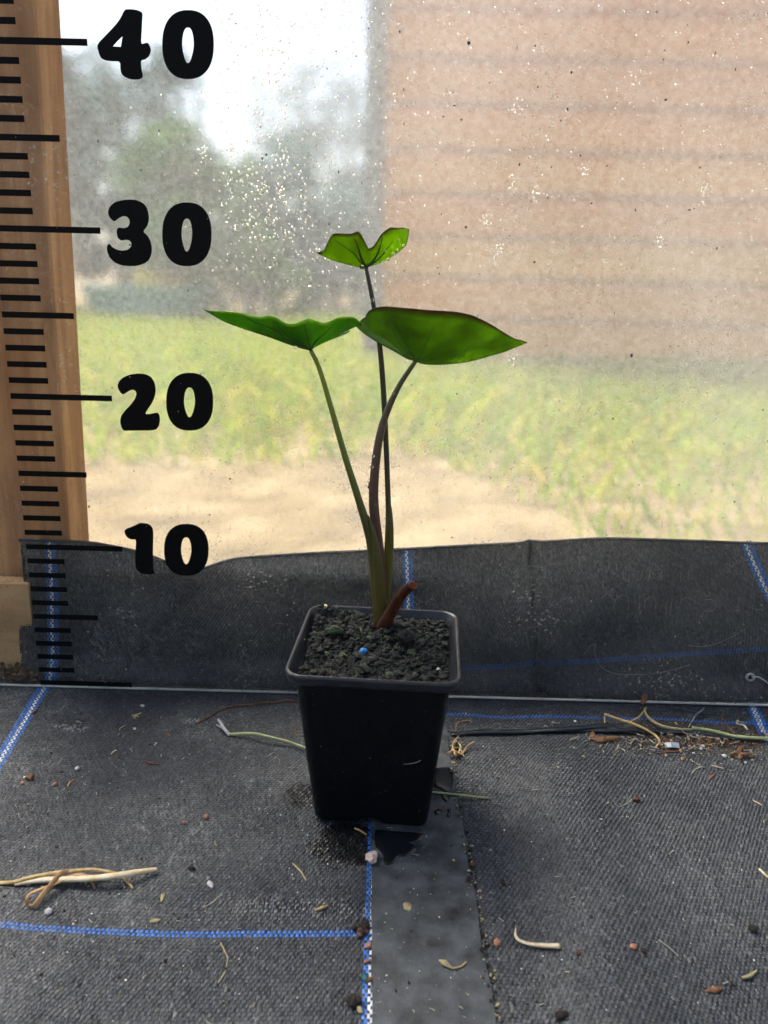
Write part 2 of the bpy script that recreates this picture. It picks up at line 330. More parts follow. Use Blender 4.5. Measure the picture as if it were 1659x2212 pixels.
# ------------------------------------------------------------------ tunnel film with condensation
FILM_Y = 0.566
def film():
    t = thing('tunnel_film', 'misted clear plastic film of the tunnel wall, wet with condensation', 'plastic film', (0, FILM_Y, 0))
    m, tr, n, out = newmat('clear_film'); L = tr.links
    tc = N(tr, 'ShaderNodeTexCoord')
    rf = N(tr, 'ShaderNodeBsdfRefraction', IOR=1.035, Roughness=0.36); rf.inputs['Color'].default_value = (0.97, 0.97, 0.96, 1)
    tl = N(tr, 'ShaderNodeBsdfTranslucent'); tl.inputs[0].default_value = (0.91, 0.92, 0.94, 1)
    gl = N(tr, 'ShaderNodeBsdfGlossy', Roughness=0.2); gl.inputs[0].default_value = (0.9, 0.9, 0.9, 1)
    mp = N(tr, 'ShaderNodeMapping'); mp.inputs['Scale'].default_value = (1, 1, 0.55); L.new(tc.outputs['Object'], mp.inputs[0])
    big = N(tr, 'ShaderNodeTexNoise', Scale=5.0, Detail=4.0, Roughness=0.55); L.new(mp.outputs[0], big.inputs['Vector'])
    fine = N(tr, 'ShaderNodeTexNoise', Scale=260.0, Detail=4.0, Roughness=0.75); L.new(tc.outputs['Object'], fine.inputs['Vector'])
    sp = N(tr, 'ShaderNodeSeparateXYZ'); L.new(tc.outputs['Object'], sp.inputs[0])
    zz = N(tr, 'ShaderNodeMapRange'); L.new(sp.outputs[2], zz.inputs[0])                  # mist is thicker higher up the sheet
    zz.inputs[1].default_value = 0.1; zz.inputs[2].default_value = 0.5; zz.inputs[3].default_value = 0.0; zz.inputs[4].default_value = 0.09
    xx = N(tr, 'ShaderNodeMapRange', interpolation_type='SMOOTHSTEP'); L.new(sp.outputs[0], xx.inputs[0])      # the sheet is clearer toward the post
    xx.inputs[1].default_value = -0.2; xx.inputs[2].default_value = 0.02; xx.inputs[3].default_value = -0.09; xx.inputs[4].default_value = 0.0
    mb = N(tr, 'ShaderNodeMapRange'); L.new(big.outputs[0], mb.inputs[0])
    mb.inputs[1].default_value = 0.3; mb.inputs[2].default_value = 0.7; mb.inputs[3].default_value = 0.12; mb.inputs[4].default_value = 0.24
    mf = N(tr, 'ShaderNodeMapRange'); L.new(fine.outputs[0], mf.inputs[0])
    mf.inputs[1].default_value = 0.3; mf.inputs[2].default_value = 0.7; mf.inputs[3].default_value = -0.07; mf.inputs[4].default_value = 0.07
    a1 = N(tr, 'ShaderNodeMath', operation='ADD'); a2 = N(tr, 'ShaderNodeMath', operation='ADD')
    L.new(zz.outputs[0], a1.inputs[0]); L.new(mb.outputs[0], a1.inputs[1]); a0 = N(tr, 'ShaderNodeMath', operation='ADD'); a2.use_clamp = True; L.new(a1.outputs[0], a0.inputs[0]); L.new(xx.outputs[0], a0.inputs[1]); L.new(a0.outputs[0], a2.inputs[0]); L.new(mf.outputs[0], a2.inputs[1])
    x1 = N(tr, 'ShaderNodeMixShader'); L.new(a2.outputs[0], x1.inputs[0]); L.new(rf.outputs[0], x1.inputs[1]); L.new(tl.outputs[0], x1.inputs[2])
    x2 = N(tr, 'ShaderNodeMixShader', Fac=0.03); L.new(x1.outputs[0], x2.inputs[1]); L.new(gl.outputs[0], x2.inputs[2])
    bp = N(tr, 'ShaderNodeBump', Strength=0.5, Distance=0.001); L.new(fine.outputs[0], bp.inputs['Height'])
    L.new(bp.outputs[0], rf.inputs['Normal']); L.new(bp.outputs[0], gl.inputs['Normal'])
    L.new(x2.outputs[0], out.inputs[0])
    V, Fc = [], []; nx, nz = 40, 20
    for j in range(nz + 1):
        for i in range(nx + 1):
            x = -1.6 + 3.2 * i / nx; z = -0.005 + 1.405 * j / nz
            V.append((x, FILM_Y + 0.002 * math.sin(x * 7 + z * 3), z))
    for j in range(nz):
        for i in range(nx):
            k = j * (nx + 1) + i; Fc.append((k, k + 1, k + nx + 2, k + nx + 1))
    mk('film_sheet', V, Fc, m, t)
    # droplets
    md, td, nd, od = newmat('water_drop'); g = N(td, 'ShaderNodeBsdfGlass', IOR=1.33, Roughness=0.0); td.links.new(g.outputs[0], od.inputs[0]); M['water'] = md
    DV, DF = [], []
    def drop(x, z, r):
        y = FILM_Y + 0.002 * math.sin(x * 7 + z * 3) - 0.0004; k0 = len(DV); s = 7; el = random.uniform(1.0, 1.5) if r > .001 else 1.0
        DV.append((x, y - r * 0.55, z - r * .15))
        for (rr, hh) in ((0.6, 0.44), (1.0, 0.0)):
            for q in range(s):
                th = 2 * math.pi * q / s; DV.append((x + r * rr * math.cos(th), y - r * hh, z + r * rr * el * math.sin(th)))
        for q in range(s):
            a, b = k0 + 1 + q, k0 + 1 + (q + 1) % s
            DF.append((k0, b, a)); DF.append((a, b, b + s, a + s))
        DF.append(tuple(k0 + 1 + s + q for q in range(s)))
    def at(px, py): p = Y(px, py, FILM_Y); return p.x, p.z
    for i in range(1900):
        px = random.gauss(640, 110) if i % 2 else random.uniform(420, 1659); py = random.uniform(-10, 620) ** 1.0
        if i % 2 == 0 and random.random() < 0.35: py = random.uniform(0, 740)
        if px < 200 or px > 1690: continue
        x, z = at(px, py); drop(x, z, random.choice((0.0003, 0.0004, 0.0005, 0.0007)) * random.uniform(.7, 1.2))
    for i in range(300):                                                        # larger runs in columns, left of the middle
        px = random.choice((500, 540, 570, 600, 612)) + random.gauss(0, 14); py = random.uniform(20, 520)
        x, z = at(px, py); drop(x, z, random.uniform(0.0004, 0.0010))
    for cxp, cyp in ((1265, 365), (1157, 423), (1427, 520), (1105, 775), (1110, 390), (1075, 545), (1370, 175), (1120, 230), (440, 330), (500, 320), (1050, 480), (1525, 410)):
        for k in range(16):
            x, z = at(cxp + random.gauss(0, 7), cyp + random.gauss(0, 10)); drop(x, z, random.uniform(0.0004, 0.0008))
    o = mk('condensation_drops', DV, DF, md, t); o['kind'] = 'stuff'
    parts = []
    for i in range(420):
        px, py = random.uniform(160, 1659), random.uniform(20, 1170); x, z = at(px, py); r = random.choice((.0003, .0004, .0005, .0009)) * random.uniform(.5, 1)
        parts.append(lump((x, FILM_Y - 0.0032, z), r, (random.uniform(.6, 1.6), .4, random.uniform(.6, 1.8)), .5, 1))
    o = mk('dirt_specks', *join(parts), M['darkbit'], t); o['kind'] = 'stuff'
film()

# ------------------------------------------------------------------ post and baseboard
def post():
    t = thing('timber_post', 'weathered brown timber post behind the ruler scale', 'post', (-0.27, 0.54, 0))
    V = []; rr = 0.004
    for z in (0.0, 0.12, 0.3, 0.5, 0.75, 1.3):
        dx = 0.0327 * (z - 0.1)
        prof = [(-.345, .520), (-.2255, .520), (-.2240, .5215), (-.2240, .556), (-.345, .556)]
        V += [(x + dx, y, z) for x, y in prof]
    n = 5; Fc = [(i * n + k, i * n + (k + 1) % n, (i + 1) * n + (k + 1) % n, (i + 1) * n + k) for i in range(5) for k in range(n)] + [(4, 3, 2, 1, 0), tuple(25 + k for k in range(5))]
    mk('post_body', V, Fc, M['post'], t, False)
    v, f = box(-0.6, -0.2475, 0.4995, 0.514, 0.0, 0.071)
    o = mk('baseboard', v, f, M['board'], None, False); tag(o, 'pale tan timber board low against the post, at the fabric edge', 'board')
post()

# ------------------------------------------------------------------ woven ground fabric
def gh(x, y):                                            # height of the fabric floor
    x = np.asarray(x, float); y = np.asarray(y, float)
    z = 0.003 * (fbm(x * 14 + 5, y * 14, 21, 3) - 0.5)
    rgt = sst(0.055, 0.10, x)
    ridge = np.exp(-((x - 0.105 - 0.12 * (y - 0.33)) / 0.030) ** 2) * sst(0.45, 0.38, y)
    z = z + rgt * (0.011 * ridge + 0.014 * (fbm(x * 10 + 1.3, y * 9, 33, 2) - 0.5))
    lw = np.exp(-((y - 0.293) / 0.008) ** 2) * sst(-0.09, -0.03, x) * sst(0.002, -0.004, x)
    z = z + 0.003 * lw
    flat = 1 - sst(-0.06, -0.03, x) * sst(0.075, 0.055, x) * 0.85        # even under the pot and the strip
    return z * flat * sst(0.488, 0.46, y) + 0.0
def flap_y(x, z):
    b = 0.004 * (fbm(x * 11, z * 25, 41, 3) - 0.5) + 0.006 * (fbm(x * 5, z * 9, 47, 2) - 0.5)
    d = np.abs((x + 0.155) - 0.75 * (z - 0.05)); b = b - 0.0025 * np.exp(-(d / 0.006) ** 2) * sst(0.0, 0.02, z) * sst(0.10, 0.08, z)
    fold = np.exp(-((z - (0.083 - 0.02 * np.abs(x + .12))) / 0.010) ** 2) * sst(-0.25, -0.17, x) * sst(0.06, -0.03, x)
    dk = np.abs((x - 0.108) + 0.12 * (z - 0.06)); b = b + 0.005 * np.exp(-(dk / 0.004) ** 2)
    return 0.492 + 0.011 * sst(0, 0.1, z) + b - 0.006 * fold + 0.008 * sst(0.02, 0.0, z) * -1 + 0.004
FT = [(-.2535, .1024), (-.2032, .1019), (-.1698, .096), (-.1318, .0832), (-.1055, .0925), (-.041, .0976), (.0136, .1018), (.0871, .1078), (.1505, .1135), (.2144, .1134), (.2653, .1124), (.36, .112)]
_fx = np.linspace(-.27, .42, 400); _fz = np.interp(_fx, [p[0] for p in FT], [p[1] for p in FT]); _fz = np.convolve(np.pad(_fz, 10, 'edge'), np.hanning(23)[1:-1] / np.hanning(23).sum(), 'valid')
def flap_top(x): return np.interp(x, _fx, _fz)

BLK = np.array(lin('#272b32')); BLU = np.array(lin('#2f74cf')); WHT = np.array(lin('#dfe4ea')); DUST = np.array(lin('#7d7e7c'))
def weave(parent, surf, nrm, a0, a1, b0, b1, da, db, colfn, keepfn, seed):
    na, nb = int((a1 - a0) / da), int((b1 - b0) / db)
    I, J = np.meshgrid(np.arange(na), np.arange(nb), indexing='ij'); I = I.ravel(); J = J.ravel()
    a = a0 + (I + .5) * da; b = b0 + (J + .5) * db; P = surf(a, b)
    k = keepfn(P[:, 0], P[:, 1], P[:, 2]); I, J, a, b = I[k], J[k], a[k], b[k]; P = P[k]; n = len(a)
    r = np.random.default_rng(seed)
    warp = ((I + J) % 2) == 0
    col, rough = colfn(I, J, a, b, P, warp, r); lng = np.where(warp & (col.max(1) > .13), 1.45, 1.0)
    T = np.array([-.72, -.36, .36, .72]); Hh = np.array([-.35, 1, 1, -.35])
    off_a = np.zeros((n, 8)); off_b = np.zeros((n, 8)); hh = np.zeros((n, 8))
    for q in range(4):
        for s in range(2):
            sg = -1 if s == 0 else 1; c = q * 2 + s
            off_a[:, c] = np.where(warp, sg * .41 * da * np.where(lng > 1, 1.15, 1), T[q] * da); off_b[:, c] = np.where(warp, T[q] * db * lng, sg * .40 * db)
            hh[:, c] = np.where(warp, Hh[q] * 0.00027, Hh[q] * 0.00034)
    tilt = r.normal(0, 0.00009, n)
    hh = hh + r.normal(0, 0.00005, n)[:, None] + tilt[:, None] * np.sign(off_a)
    aa = (a[:, None] + off_a + r.normal(0, .05 * da, n)[:, None]).ravel(); bb = (b[:, None] + off_b).ravel()
    V = surf(aa, bb) + hh.ravel()[:, None] * np.array(nrm)[None, :]
    f = (np.arange(n) * 8)[:, None, None] + np.array([[0, 1, 3, 2], [2, 3, 5, 4], [4, 5, 7, 6]])[None]
    f = f.reshape(-1, 4); nf = len(f)
    m = bpy.data.meshes.new('tape_weave'); m.vertices.add(len(V)); m.vertices.foreach_set('co', V.ravel().astype(np.float32))
    m.loops.add(nf * 4); m.loops.foreach_set('vertex_index', f.ravel().astype(np.int32)); m.polygons.add(nf)
    m.polygons.foreach_set('loop_start', (np.arange(nf) * 4).astype(np.int32)); m.polygons.foreach_set('loop_total', np.full(nf, 4, np.int32))
    m.polygons.foreach_set('use_smooth', np.ones(nf, bool))
    m.update(calc_edges=True)
    at = m.color_attributes.new('Col', 'FLOAT_COLOR', 'POINT')
    c4 = np.repeat(np.concatenate([col, rough[:, None]], 1), 8, axis=0).astype(np.float32)
    at.data.foreach_set('color', c4.ravel())
    m.materials.append(M['weave']); o = bpy.data.objects.new('tape_weave', m); link(o)
    o.parent = parent; o.matrix_parent_inverse = Matrix.Translation(-Vector(parent.location)); o['kind'] = 'stuff'
    return o
def basecol(P, r, dust_amt):
    n = len(P); v = r.lognormal(-.08, 0.36, n)[:, None] * BLK[None]
    d = np.clip(dust_amt, 0, 1)[:, None] * (0.4 + 0.6 * r.random(n))[:, None]
    v = v * (1 - d) + DUST[None] * d * r.uniform(.5, 1.1, n)[:, None]
    return v, np.clip(0.58 + r.normal(0, .07, n), .3, .9)
def stripe(col, rough, mask, c, r, fade=None):
    k = np.where(mask)[0]; f = r.uniform(.75, 1.1, len(k))[:, None]
    if fade is not None: f = f * fade
    col[k] = c[None] * f; rough[k] = 0.4
DA, DB = 0.00118, 0.0019

def blob_mask(x, y, spots, seed):
    m = np.zeros(len(x))
    for cx_, cy_, rx, ry in spots:
        d = np.sqrt(((x - cx_) / rx) ** 2 + ((y - cy_) / ry) ** 2) + 0.7 * (fbm(x * 90, y * 90, seed, 3) - .5)
        m = np.maximum(m, sst(1.05, 0.75, d))
    return m
def pspot(px, py, rx, ry): p = G(px, py); return (p.x, p.y, rx, ry)
WET_L = [pspot(705, 1835, .011, .010), pspot(770, 1842, .013, .010), pspot(650, 1720, .012, .014), pspot(745, 1800, .014, .008)]
WHITE_MARKS = [pspot(420, 1560, .006, .004), pspot(165, 1575, .012, .004), pspot(130, 1570, .006, .003)]

def sheets():
    # left sheet
    t = thing('ground_fabric', 'black woven ground-cover sheet with blue and white stripes, left of the smooth strip', 'ground fabric', (-0.2, 0.35, 0), 'woven ground-cover sheets')
    def surf(a, b):
        x = a * (1 + 0.53 * (b - 0.40) * (np.abs(a) / 0.226)); y = b + 0.003 * np.sin(a * 17)
        return np.stack([x, y, gh(x, y)], 1)
    def colfn(I, J, a, b, P, warp, r):
        x, y = P[:, 0], P[:, 1]
        dust = 0.14 + 0.36 * sst(.4, .7, fbm(x * 18, y * 18, 5)) + 0.12 * sst(.43, .49, y) + 0.2 * sst(.05, .25, -x) * sst(.4, .6, fbm(x * 7, y * 9, 8))
        dust = dust * (0.5 + fbm(x * 150, y * 150, 11, 2)) + (r.random(len(x)) > .985) * .5
        c, rg = basecol(P, r, dust)
        wm = blob_mask(x, y, WHITE_MARKS, 15) * (r.random(len(x)) > .6) * .25
        c = c * (1 - wm[:, None]) + np.array(lin('#c8ccd0')) * wm[:, None]
        wet = blob_mask(x, y, WET_L, 3); c = c * (1 - .86 * wet[:, None]); rg = rg * (1 - .35 * wet)
        gloss = np.exp(-((y - .290) / .006) ** 2) * sst(-.085, -.05, x)
        rg = rg * (1 - .5 * gloss)
        for (lo, hi, cc) in ((-.2306, -.2277, BLU), (-.2277, -.2249, WHT), (-.2249, -.2220, BLU), (-.0038, -.0016, BLU), (-.0016, .0012, WHT)):
            stripe(c, rg, warp & (a > lo) & (a < hi), cc, r)
        stripe(c, rg, (~warp) & (np.abs(b - .2765) < .0019), BLU, r)
        return c, rg
    weave(t, surf, (0, 0, 1), -.37, .012, .17, .495, DA, DB, colfn, lambda x, y, z: np.ones(len(x), bool), 1)
    def back(x0, x1, y0, y1, nx, ny):
        xs, ys = np.linspace(x0, x1, nx + 1), np.linspace(y0, y1, ny + 1); V = []
        for y in ys:
            for x in xs: V.append((x, y, float(gh(x, y)) - 0.0007))
        return V, [(j * (nx + 1) + i, j * (nx + 1) + i + 1, (j + 1) * (nx + 1) + i + 1, (j + 1) * (nx + 1) + i) for j in range(ny) for i in range(nx)]
    mk('fabric_backing', *back(-.9, .022, -.4, .505, 120, 120), M['backing'], t)
    # right sheet
    t = thing('ground_fabric', 'rumpled black woven ground-cover sheet littered with plant debris, right of the smooth strip', 'ground fabric', (0.2, 0.35, 0), 'woven ground-cover sheets')
    def surf(a, b):
        x = a * (1 + 0.55 * (b - 0.44) * np.clip(a / 0.25, 0, 1.3)); y = b + 0.0025 * np.sin(a * 23 + 1) + .004 * sst(.1, .3, a)
        return np.stack([x, y, gh(x, y)], 1)
    def colfn(I, J, a, b, P, warp, r):
        x, y = P[:, 0], P[:, 1]
        dust = 0.11 + 0.26 * sst(.42, .72, fbm(x * 16, y * 16, 55)) + 0.14 * sst(.38, .44, y) * sst(.05, .2, x)
        dust = dust * (0.5 + fbm(x * 150, y * 150, 12, 2)) + (r.random(len(x)) > .99) * .5
        c, rg = basecol(P, r, dust)
        mud = sst(.42, .44, y) * sst(.47, .45, y) * sst(.12, .2, x); c = c * (1 - .5 * mud[:, None]) + np.array(lin('#3b2f26')) * .5 * mud[:, None]
        for (lo, hi, cc) in ((.2525, .2553, BLU), (.2553, .2580, WHT), (.2580, .2608, BLU)):
            stripe(c, rg, warp & (a > lo) & (a < hi), cc, r, .8)
        stripe(c, rg, (~warp) & (np.abs(b - .4585) < .0019), BLU, r, .8)
        return c, rg
    weave(t, surf, (0, 0, 1), .040, .39, .17, .495, DA * 1.04, DB, colfn, lambda x, y, z: np.ones(len(x), bool), 2)
    mk('fabric_backing', *back(.023, .9, -.4, .505, 110, 120), M['backing'], t)
    # upturned flap
    t = thing('fabric_flap', 'black woven fabric turned up against the bottom of the plastic film', 'ground fabric', (0, .5, 0))
    def surf(a, b):
        s = sst(-.05, .1, a)
        x = a - s * 0.16 * b - .43 * sst(.17, .29, a) * b - (1 - s) * -0.03 * b; z = b + s * 0.098 * (a - .06) + .004 * (1 - s) * np.sin(a * 30)
        return np.stack([x, flap_y(x, z), z], 1)
    def colfn(I, J, a, b, P, warp, r):
        x, z = P[:, 0], P[:, 2]
        dust = 0.14 + 0.45 * sst(.05, .105, z) * (0.4 + fbm(x * 40, z * 40, 61, 3)) + .1 * sst(.5, .7, fbm(x * 20, z * 20, 62))
        c, rg = basecol(P, r, dust)
        for k0 in (-.2345, .0225, .3025):
            for (lo, hi, cc) in ((-.0041, -.0012, BLU), (-.0012, .0012, WHT), (.0012, .0041, BLU)):
                stripe(c, rg, warp & (a - k0 > lo) & (a - k0 < hi), cc, r, .85)
        stripe(c, rg, (~warp) & (np.abs(b - .0143) < .0019) & (a > -.02), BLU, r, .42)
        return c, rg
    weave(t, surf, (0, -1, 0), -.262, .46, -.04, .125, DA, DB, colfn, lambda x, y, z: (z > 0.0) & (z < flap_top(x)) & (x > -.2535 - .004 * np.sin(z * 60)), 3)
    V, Fc = [], []; nx, nz = 160, 24
    for j in range(nz + 1):
        for i in range(nx + 1):
            x = -.2525 + .65 * i / nx; z = -.003 + (float(flap_top(x)) + .002) * j / nz; V.append((x, float(flap_y(x, z)) + .0007, z))
    for j in range(nz):
        for i in range(nx):
            k = j * (nx + 1) + i; Fc.append((k, k + 1, k + nx + 2, k + nx + 1))
    mk('fabric_backing', V, Fc, M['backing'], t)
    # hem along the top edge
    e = [Vector((x, float(flap_y(x, flap_top(x))) - .0002, float(flap_top(x)))) for x in np.linspace(-.2525, .39, 150)]
    mk('hem', *tube(e, .0011, 6), mat('hem_tape', lin('#3b3d40'), lin('#222426'), 300, .6, .4), t)
    # smooth strip over the joint
    t = None; V, Fc = [], []; ny = 60; xs_n = 10
    def edge(y):
        l = np.interp(y, [.17, .2325, .3418, .5], [.0012, .0001, -.0026, -.004]); r_ = np.interp(y, [.17, .2338, .4511, .5], [.0502, .0488, .0435, .0425])
        return l + .0003 * math.sin(y * 190), r_ + .0005 * math.sin(y * 130 + 1)
    for j in range(ny + 1):
        y = .10 + .39 * j / ny; l, r_ = edge(y)
        prof = [(0, 0.0003), (0, .0019), (.3, .0021), (.6, .0021), (1, .0018), (1, .0003)]
        for u, z in prof: V.append((l + (r_ - l) * u, y, float(gh(l + (r_ - l) * u, y)) + z))
    for j in range(ny):
        for i in range(5):
            k = j * 6 + i; Fc.append((k, k + 6, k + 7, k + 1))
    Fc += [(0, 1, 2, 3, 4, 5), tuple(ny * 6 + k for k in (5, 4, 3, 2, 1, 0))]
    o = mk('rubber_strip', V, Fc, M['strip'], None, False)
    tag(o, 'smooth scuffed black strip lying over the joint of the two fabric sheets', 'strip')
sheets()
def top(x, y):                                           # surface height debris rests on
    l = -.002; r_ = np.interp(y, [.2338, .4511], [.0488, .0435])
    return float(gh(x, y)) + (0.0021 if l < x < r_ and y < .49 else 0.0003)
def gp(px, py, dz=0.0):
    p = G(px, py)
    for _ in range(3): p = G(px, py, top(p.x, p.y) + dz)
    return p

# ------------------------------------------------------------------ measuring board
BX, BY, BYAW, BLEAN, BS0 = -0.2379, 0.4818, -0.004, 0.0222, 0.0035
eu = Vector((math.cos(BYAW), math.sin(BYAW), 0)); nn_ = Vector((-math.sin(BYAW), math.cos(BYAW), 0))
es = math.cos(BLEAN) * Vector((0, 0, 1)) + math.sin(BLEAN) * nn_; en = -eu.cross(es)          # en points toward the viewer? fixed below
if en.y > 0: en = -en
BO = Vector((BX, BY, 0.0012))
def B(u, s, d=0.0): return BO + u * eu + s * es + d * en
def Bpix(px, py):
    d = ray(px, py); tt = (BO - CAM).dot(en) / d.dot(en); p = CAM + d * tt - BO
    return p.dot(eu), p.dot(es)
def board():
    t = thing('measuring_board', 'clear acrylic board printed with a black centimetre scale from 0 to 40', 'ruler board', B(0.3, 0))
    m, tr, n, out = newmat('clear_acrylic'); L = tr.links
    tp = N(tr, 'ShaderNodeBsdfTransparent'); tp.inputs[0].default_value = (.985, .985, .985, 1)
    gl = N(tr, 'ShaderNodeBsdfGlossy', Roughness=.03); fr = N(tr, 'ShaderNodeFresnel', IOR=1.3)
    df = N(tr, 'ShaderNodeBsdfDiffuse'); df.inputs[0].default_value = (*lin('#d8d2c6'), 1)
    tl = N(tr, 'ShaderNodeBsdfTranslucent'); tl.inputs[0].default_value = (*lin('#b8b2a6'), 1)
    tc = N(tr, 'ShaderNodeTexCoord')
    n1 = N(tr, 'ShaderNodeTexNoise', Scale=420.0, Detail=3.0, Roughness=.7); L.new(tc.outputs['Object'], n1.inputs['Vector'])
    n2 = N(tr, 'ShaderNodeTexNoise', Scale=16.0, Detail=5.0, Roughness=.6); L.new(tc.outputs['Object'], n2.inputs['Vector'])
    r1 = N(tr, 'ShaderNodeMapRange'); L.new(n1.outputs[0], r1.inputs[0]); r1.inputs[1].default_value = .53; r1.inputs[2].default_value = .68; r1.inputs[4].default_value = .7
    r2 = N(tr, 'ShaderNodeMapRange'); L.new(n2.outputs[0], r2.inputs[0]); r2.inputs[1].default_value = .38; r2.inputs[2].default_value = .72
    mu = N(tr, 'ShaderNodeMath', operation='MULTIPLY'); L.new(r1.outputs[0], mu.inputs[0]); L.new(r2.outputs[0], mu.inputs[1])
    r3 = N(tr, 'ShaderNodeMapRange'); L.new(n2.outputs[0], r3.inputs[0]); r3.inputs[1].default_value = .4; r3.inputs[2].default_value = .75; r3.inputs[3].default_value = .025; r3.inputs[4].default_value = .10
    ad = N(tr, 'ShaderNodeMath', operation='ADD', use_clamp=True); L.new(mu.outputs[0], ad.inputs[0]); L.new(r3.outputs[0], ad.inputs[1])
    xd = N(tr, 'ShaderNodeMixShader', Fac=.4); L.new(df.outputs[0], xd.inputs[1]); L.new(tl.outputs[0], xd.inputs[2])
    x1 = N(tr, 'ShaderNodeMixShader'); L.new(ad.outputs[0], x1.inputs[0]); L.new(tp.outputs[0], x1.inputs[1]); L.new(xd.outputs[0], x1.inputs[2])
    x2 = N(tr, 'ShaderNodeMixShader'); L.new(fr.outputs[0], x2.inputs[0]); L.new(x1.outputs[0], x2.inputs[1]); L.new(gl.outputs[0], x2.inputs[2])
    L.new(x2.outputs[0], out.inputs[0])
    edge = mat('sawn_acrylic_edge', lin('#d0d2d2'), lin('#a4a6a6'), 60, .5, .3)
    th = .0022
    # sheet drawn as front face, back face and four edge faces
    u0, u1, s0, s1 = -.16, .70, 0.0, .60
    V = [B(u0, s0), B(u1, s0), B(u1, s1), B(u0, s1), B(u0, s0, -th), B(u1, s0, -th), B(u1, s1, -th), B(u0, s1, -th)]
    o = mk('acrylic_sheet', V, [(0, 1, 2, 3), (0, 4, 5, 1), (1, 5, 6, 2), (2, 6, 7, 3), (3, 7, 4, 0)], m, t, False)
    o.data.materials.append(edge)
    for i, p in enumerate(o.data.polygons): p.material_index = 0 if i == 0 else 1
    # bottom sawn edge catches the light: a bevelled bar along the lower edge
    b0 = [B(u0 + .001, .0), B(u1 - .001, .0), B(u1 - .001, .0009, .0004), B(u0 + .001, .0009, .0004), B(u0 + .001, .0, -.002), B(u1 - .001, .0, -.002), B(u1 - .001, .0009, -.002), B(u0 + .001, .0009, -.002)]
    mk('sawn_edge', b0, [(0, 1, 2, 3), (4, 7, 6, 5), (3, 2, 6, 7), (0, 4, 5, 1), (0, 3, 7, 4), (1, 5, 6, 2)], edge, t, False)
    # ticks
    for k in range(0, 46):
        L_ = .0643 if k % 10 == 0 else (.0443 if k % 5 == 0 else .0248)
        s = BS0 + k * .01; hgt = .0018
        a, b = .00012, -.0001
        V = [B(0, s - hgt, a), B(L_, s - hgt, a), B(L_, s + hgt, a), B(0, s + hgt, a), B(0, s - hgt, .00002), B(L_, s - hgt, .00002), B(L_, s + hgt, .00002), B(0, s + hgt, .00002)]
        mk('tick_mark', V, [(0, 1, 2, 3), (0, 4, 5, 1), (1, 5, 6, 2), (2, 6, 7, 3), (3, 7, 4, 0)], M['ink'], t, False)
    # numerals
    def chaikin(p):
        q = []
        for i in range(len(p)):
            a, b = p[i], p[(i + 1) % len(p)]
            q += [(a[0] * .8 + b[0] * .2, a[1] * .8 + b[1] * .2), (a[0] * .2 + b[0] * .8, a[1] * .2 + b[1] * .8)]
        return q
    def zero(x0, x1, y0, y1, k=2.35):
        cx_, cy_, a, b = (x0 + x1) / 2, (y0 + y1) / 2, (x1 - x0) / 2, (y1 - y0) / 2; o_ = []
        for i in range(56):
            th_ = 2 * math.pi * i / 56; c, s_ = math.cos(th_), math.sin(th_)
            o_.append((cx_ + a * math.copysign(abs(c) ** (2 / k), c), cy_ + b * math.copysign(abs(s_) ** (2 / k), s_)))
        return o_
    def lens(x0, x1, y0, y1):
        cx_, a, h_ = (x0 + x1) / 2, (x1 - x0) / 2, y1 - y0; o_ = []
        for i in range(40):
            th_ = 2 * math.pi * i / 40; c_ = math.cos(th_); sn = math.sin(th_); v = (1 - c_) / 2        # 0 top, 1 bottom
            wv = abs(sn) ** .8 if v < .45 else abs(sn) ** .8 * (1 - .35 * ((v - .45) / .55) ** 1.5)
            o_.append((cx_ + a * wv * (1 if sn > 0 else -1), y0 + h_ * v))
        return o_
    def numeral(paths, sc, oy, lab):
        cu = bpy.data.curves.new('numeral', 'CURVE'); cu.dimensions = '2D'; cu.fill_mode = 'BOTH'; cu.extrude = .00005
        us = []
        for p in paths:
            sp = cu.splines.new('POLY'); sp.points.add(len(p) - 1); sp.use_cyclic_u = True
            for q, (x, y) in zip(sp.points, p):
                u, s = Bpix(x * sc, y * sc + oy); q.co = (u, s, 0, 1)
        ob = bpy.data.objects.new('tmp', cu); COL.objects.link(ob)
        dg = bpy.context.evaluated_depsgraph_get(); me = bpy.data.meshes.new_from_object(ob.evaluated_get(dg))
        V = [B(v.co.x, v.co.y, .00008 + v.co.z) for v in me.vertices]; Fc = [tuple(p.vertices) for p in me.polygons]
        bpy.data.objects.remove(ob); bpy.data.meshes.remove(me); bpy.data.curves.remove(cu)
        o_ = mk('numeral', V, Fc, M['ink'], t, False); o_['label'] = lab
    sc = .33068
    four = [(820, 62), (850, 60), (885, 63), (920, 75), (932, 88), (930, 130), (926, 200), (922, 288), (945, 283), (962, 278), (975, 290), (986, 320), (984, 345), (972, 370), (950, 388), (920, 396), (924, 450), (936, 502), (915, 518), (880, 521), (845, 516), (815, 503), (795, 485), (787, 455), (785, 402), (730, 400), (690, 396), (662, 382), (648, 355), (634, 302), (648, 275), (690, 232), (735, 185), (772, 142), (795, 105), (806, 78)]
    four_i = [(800, 238), (795, 275), (790, 306), (738, 303), (765, 272)]
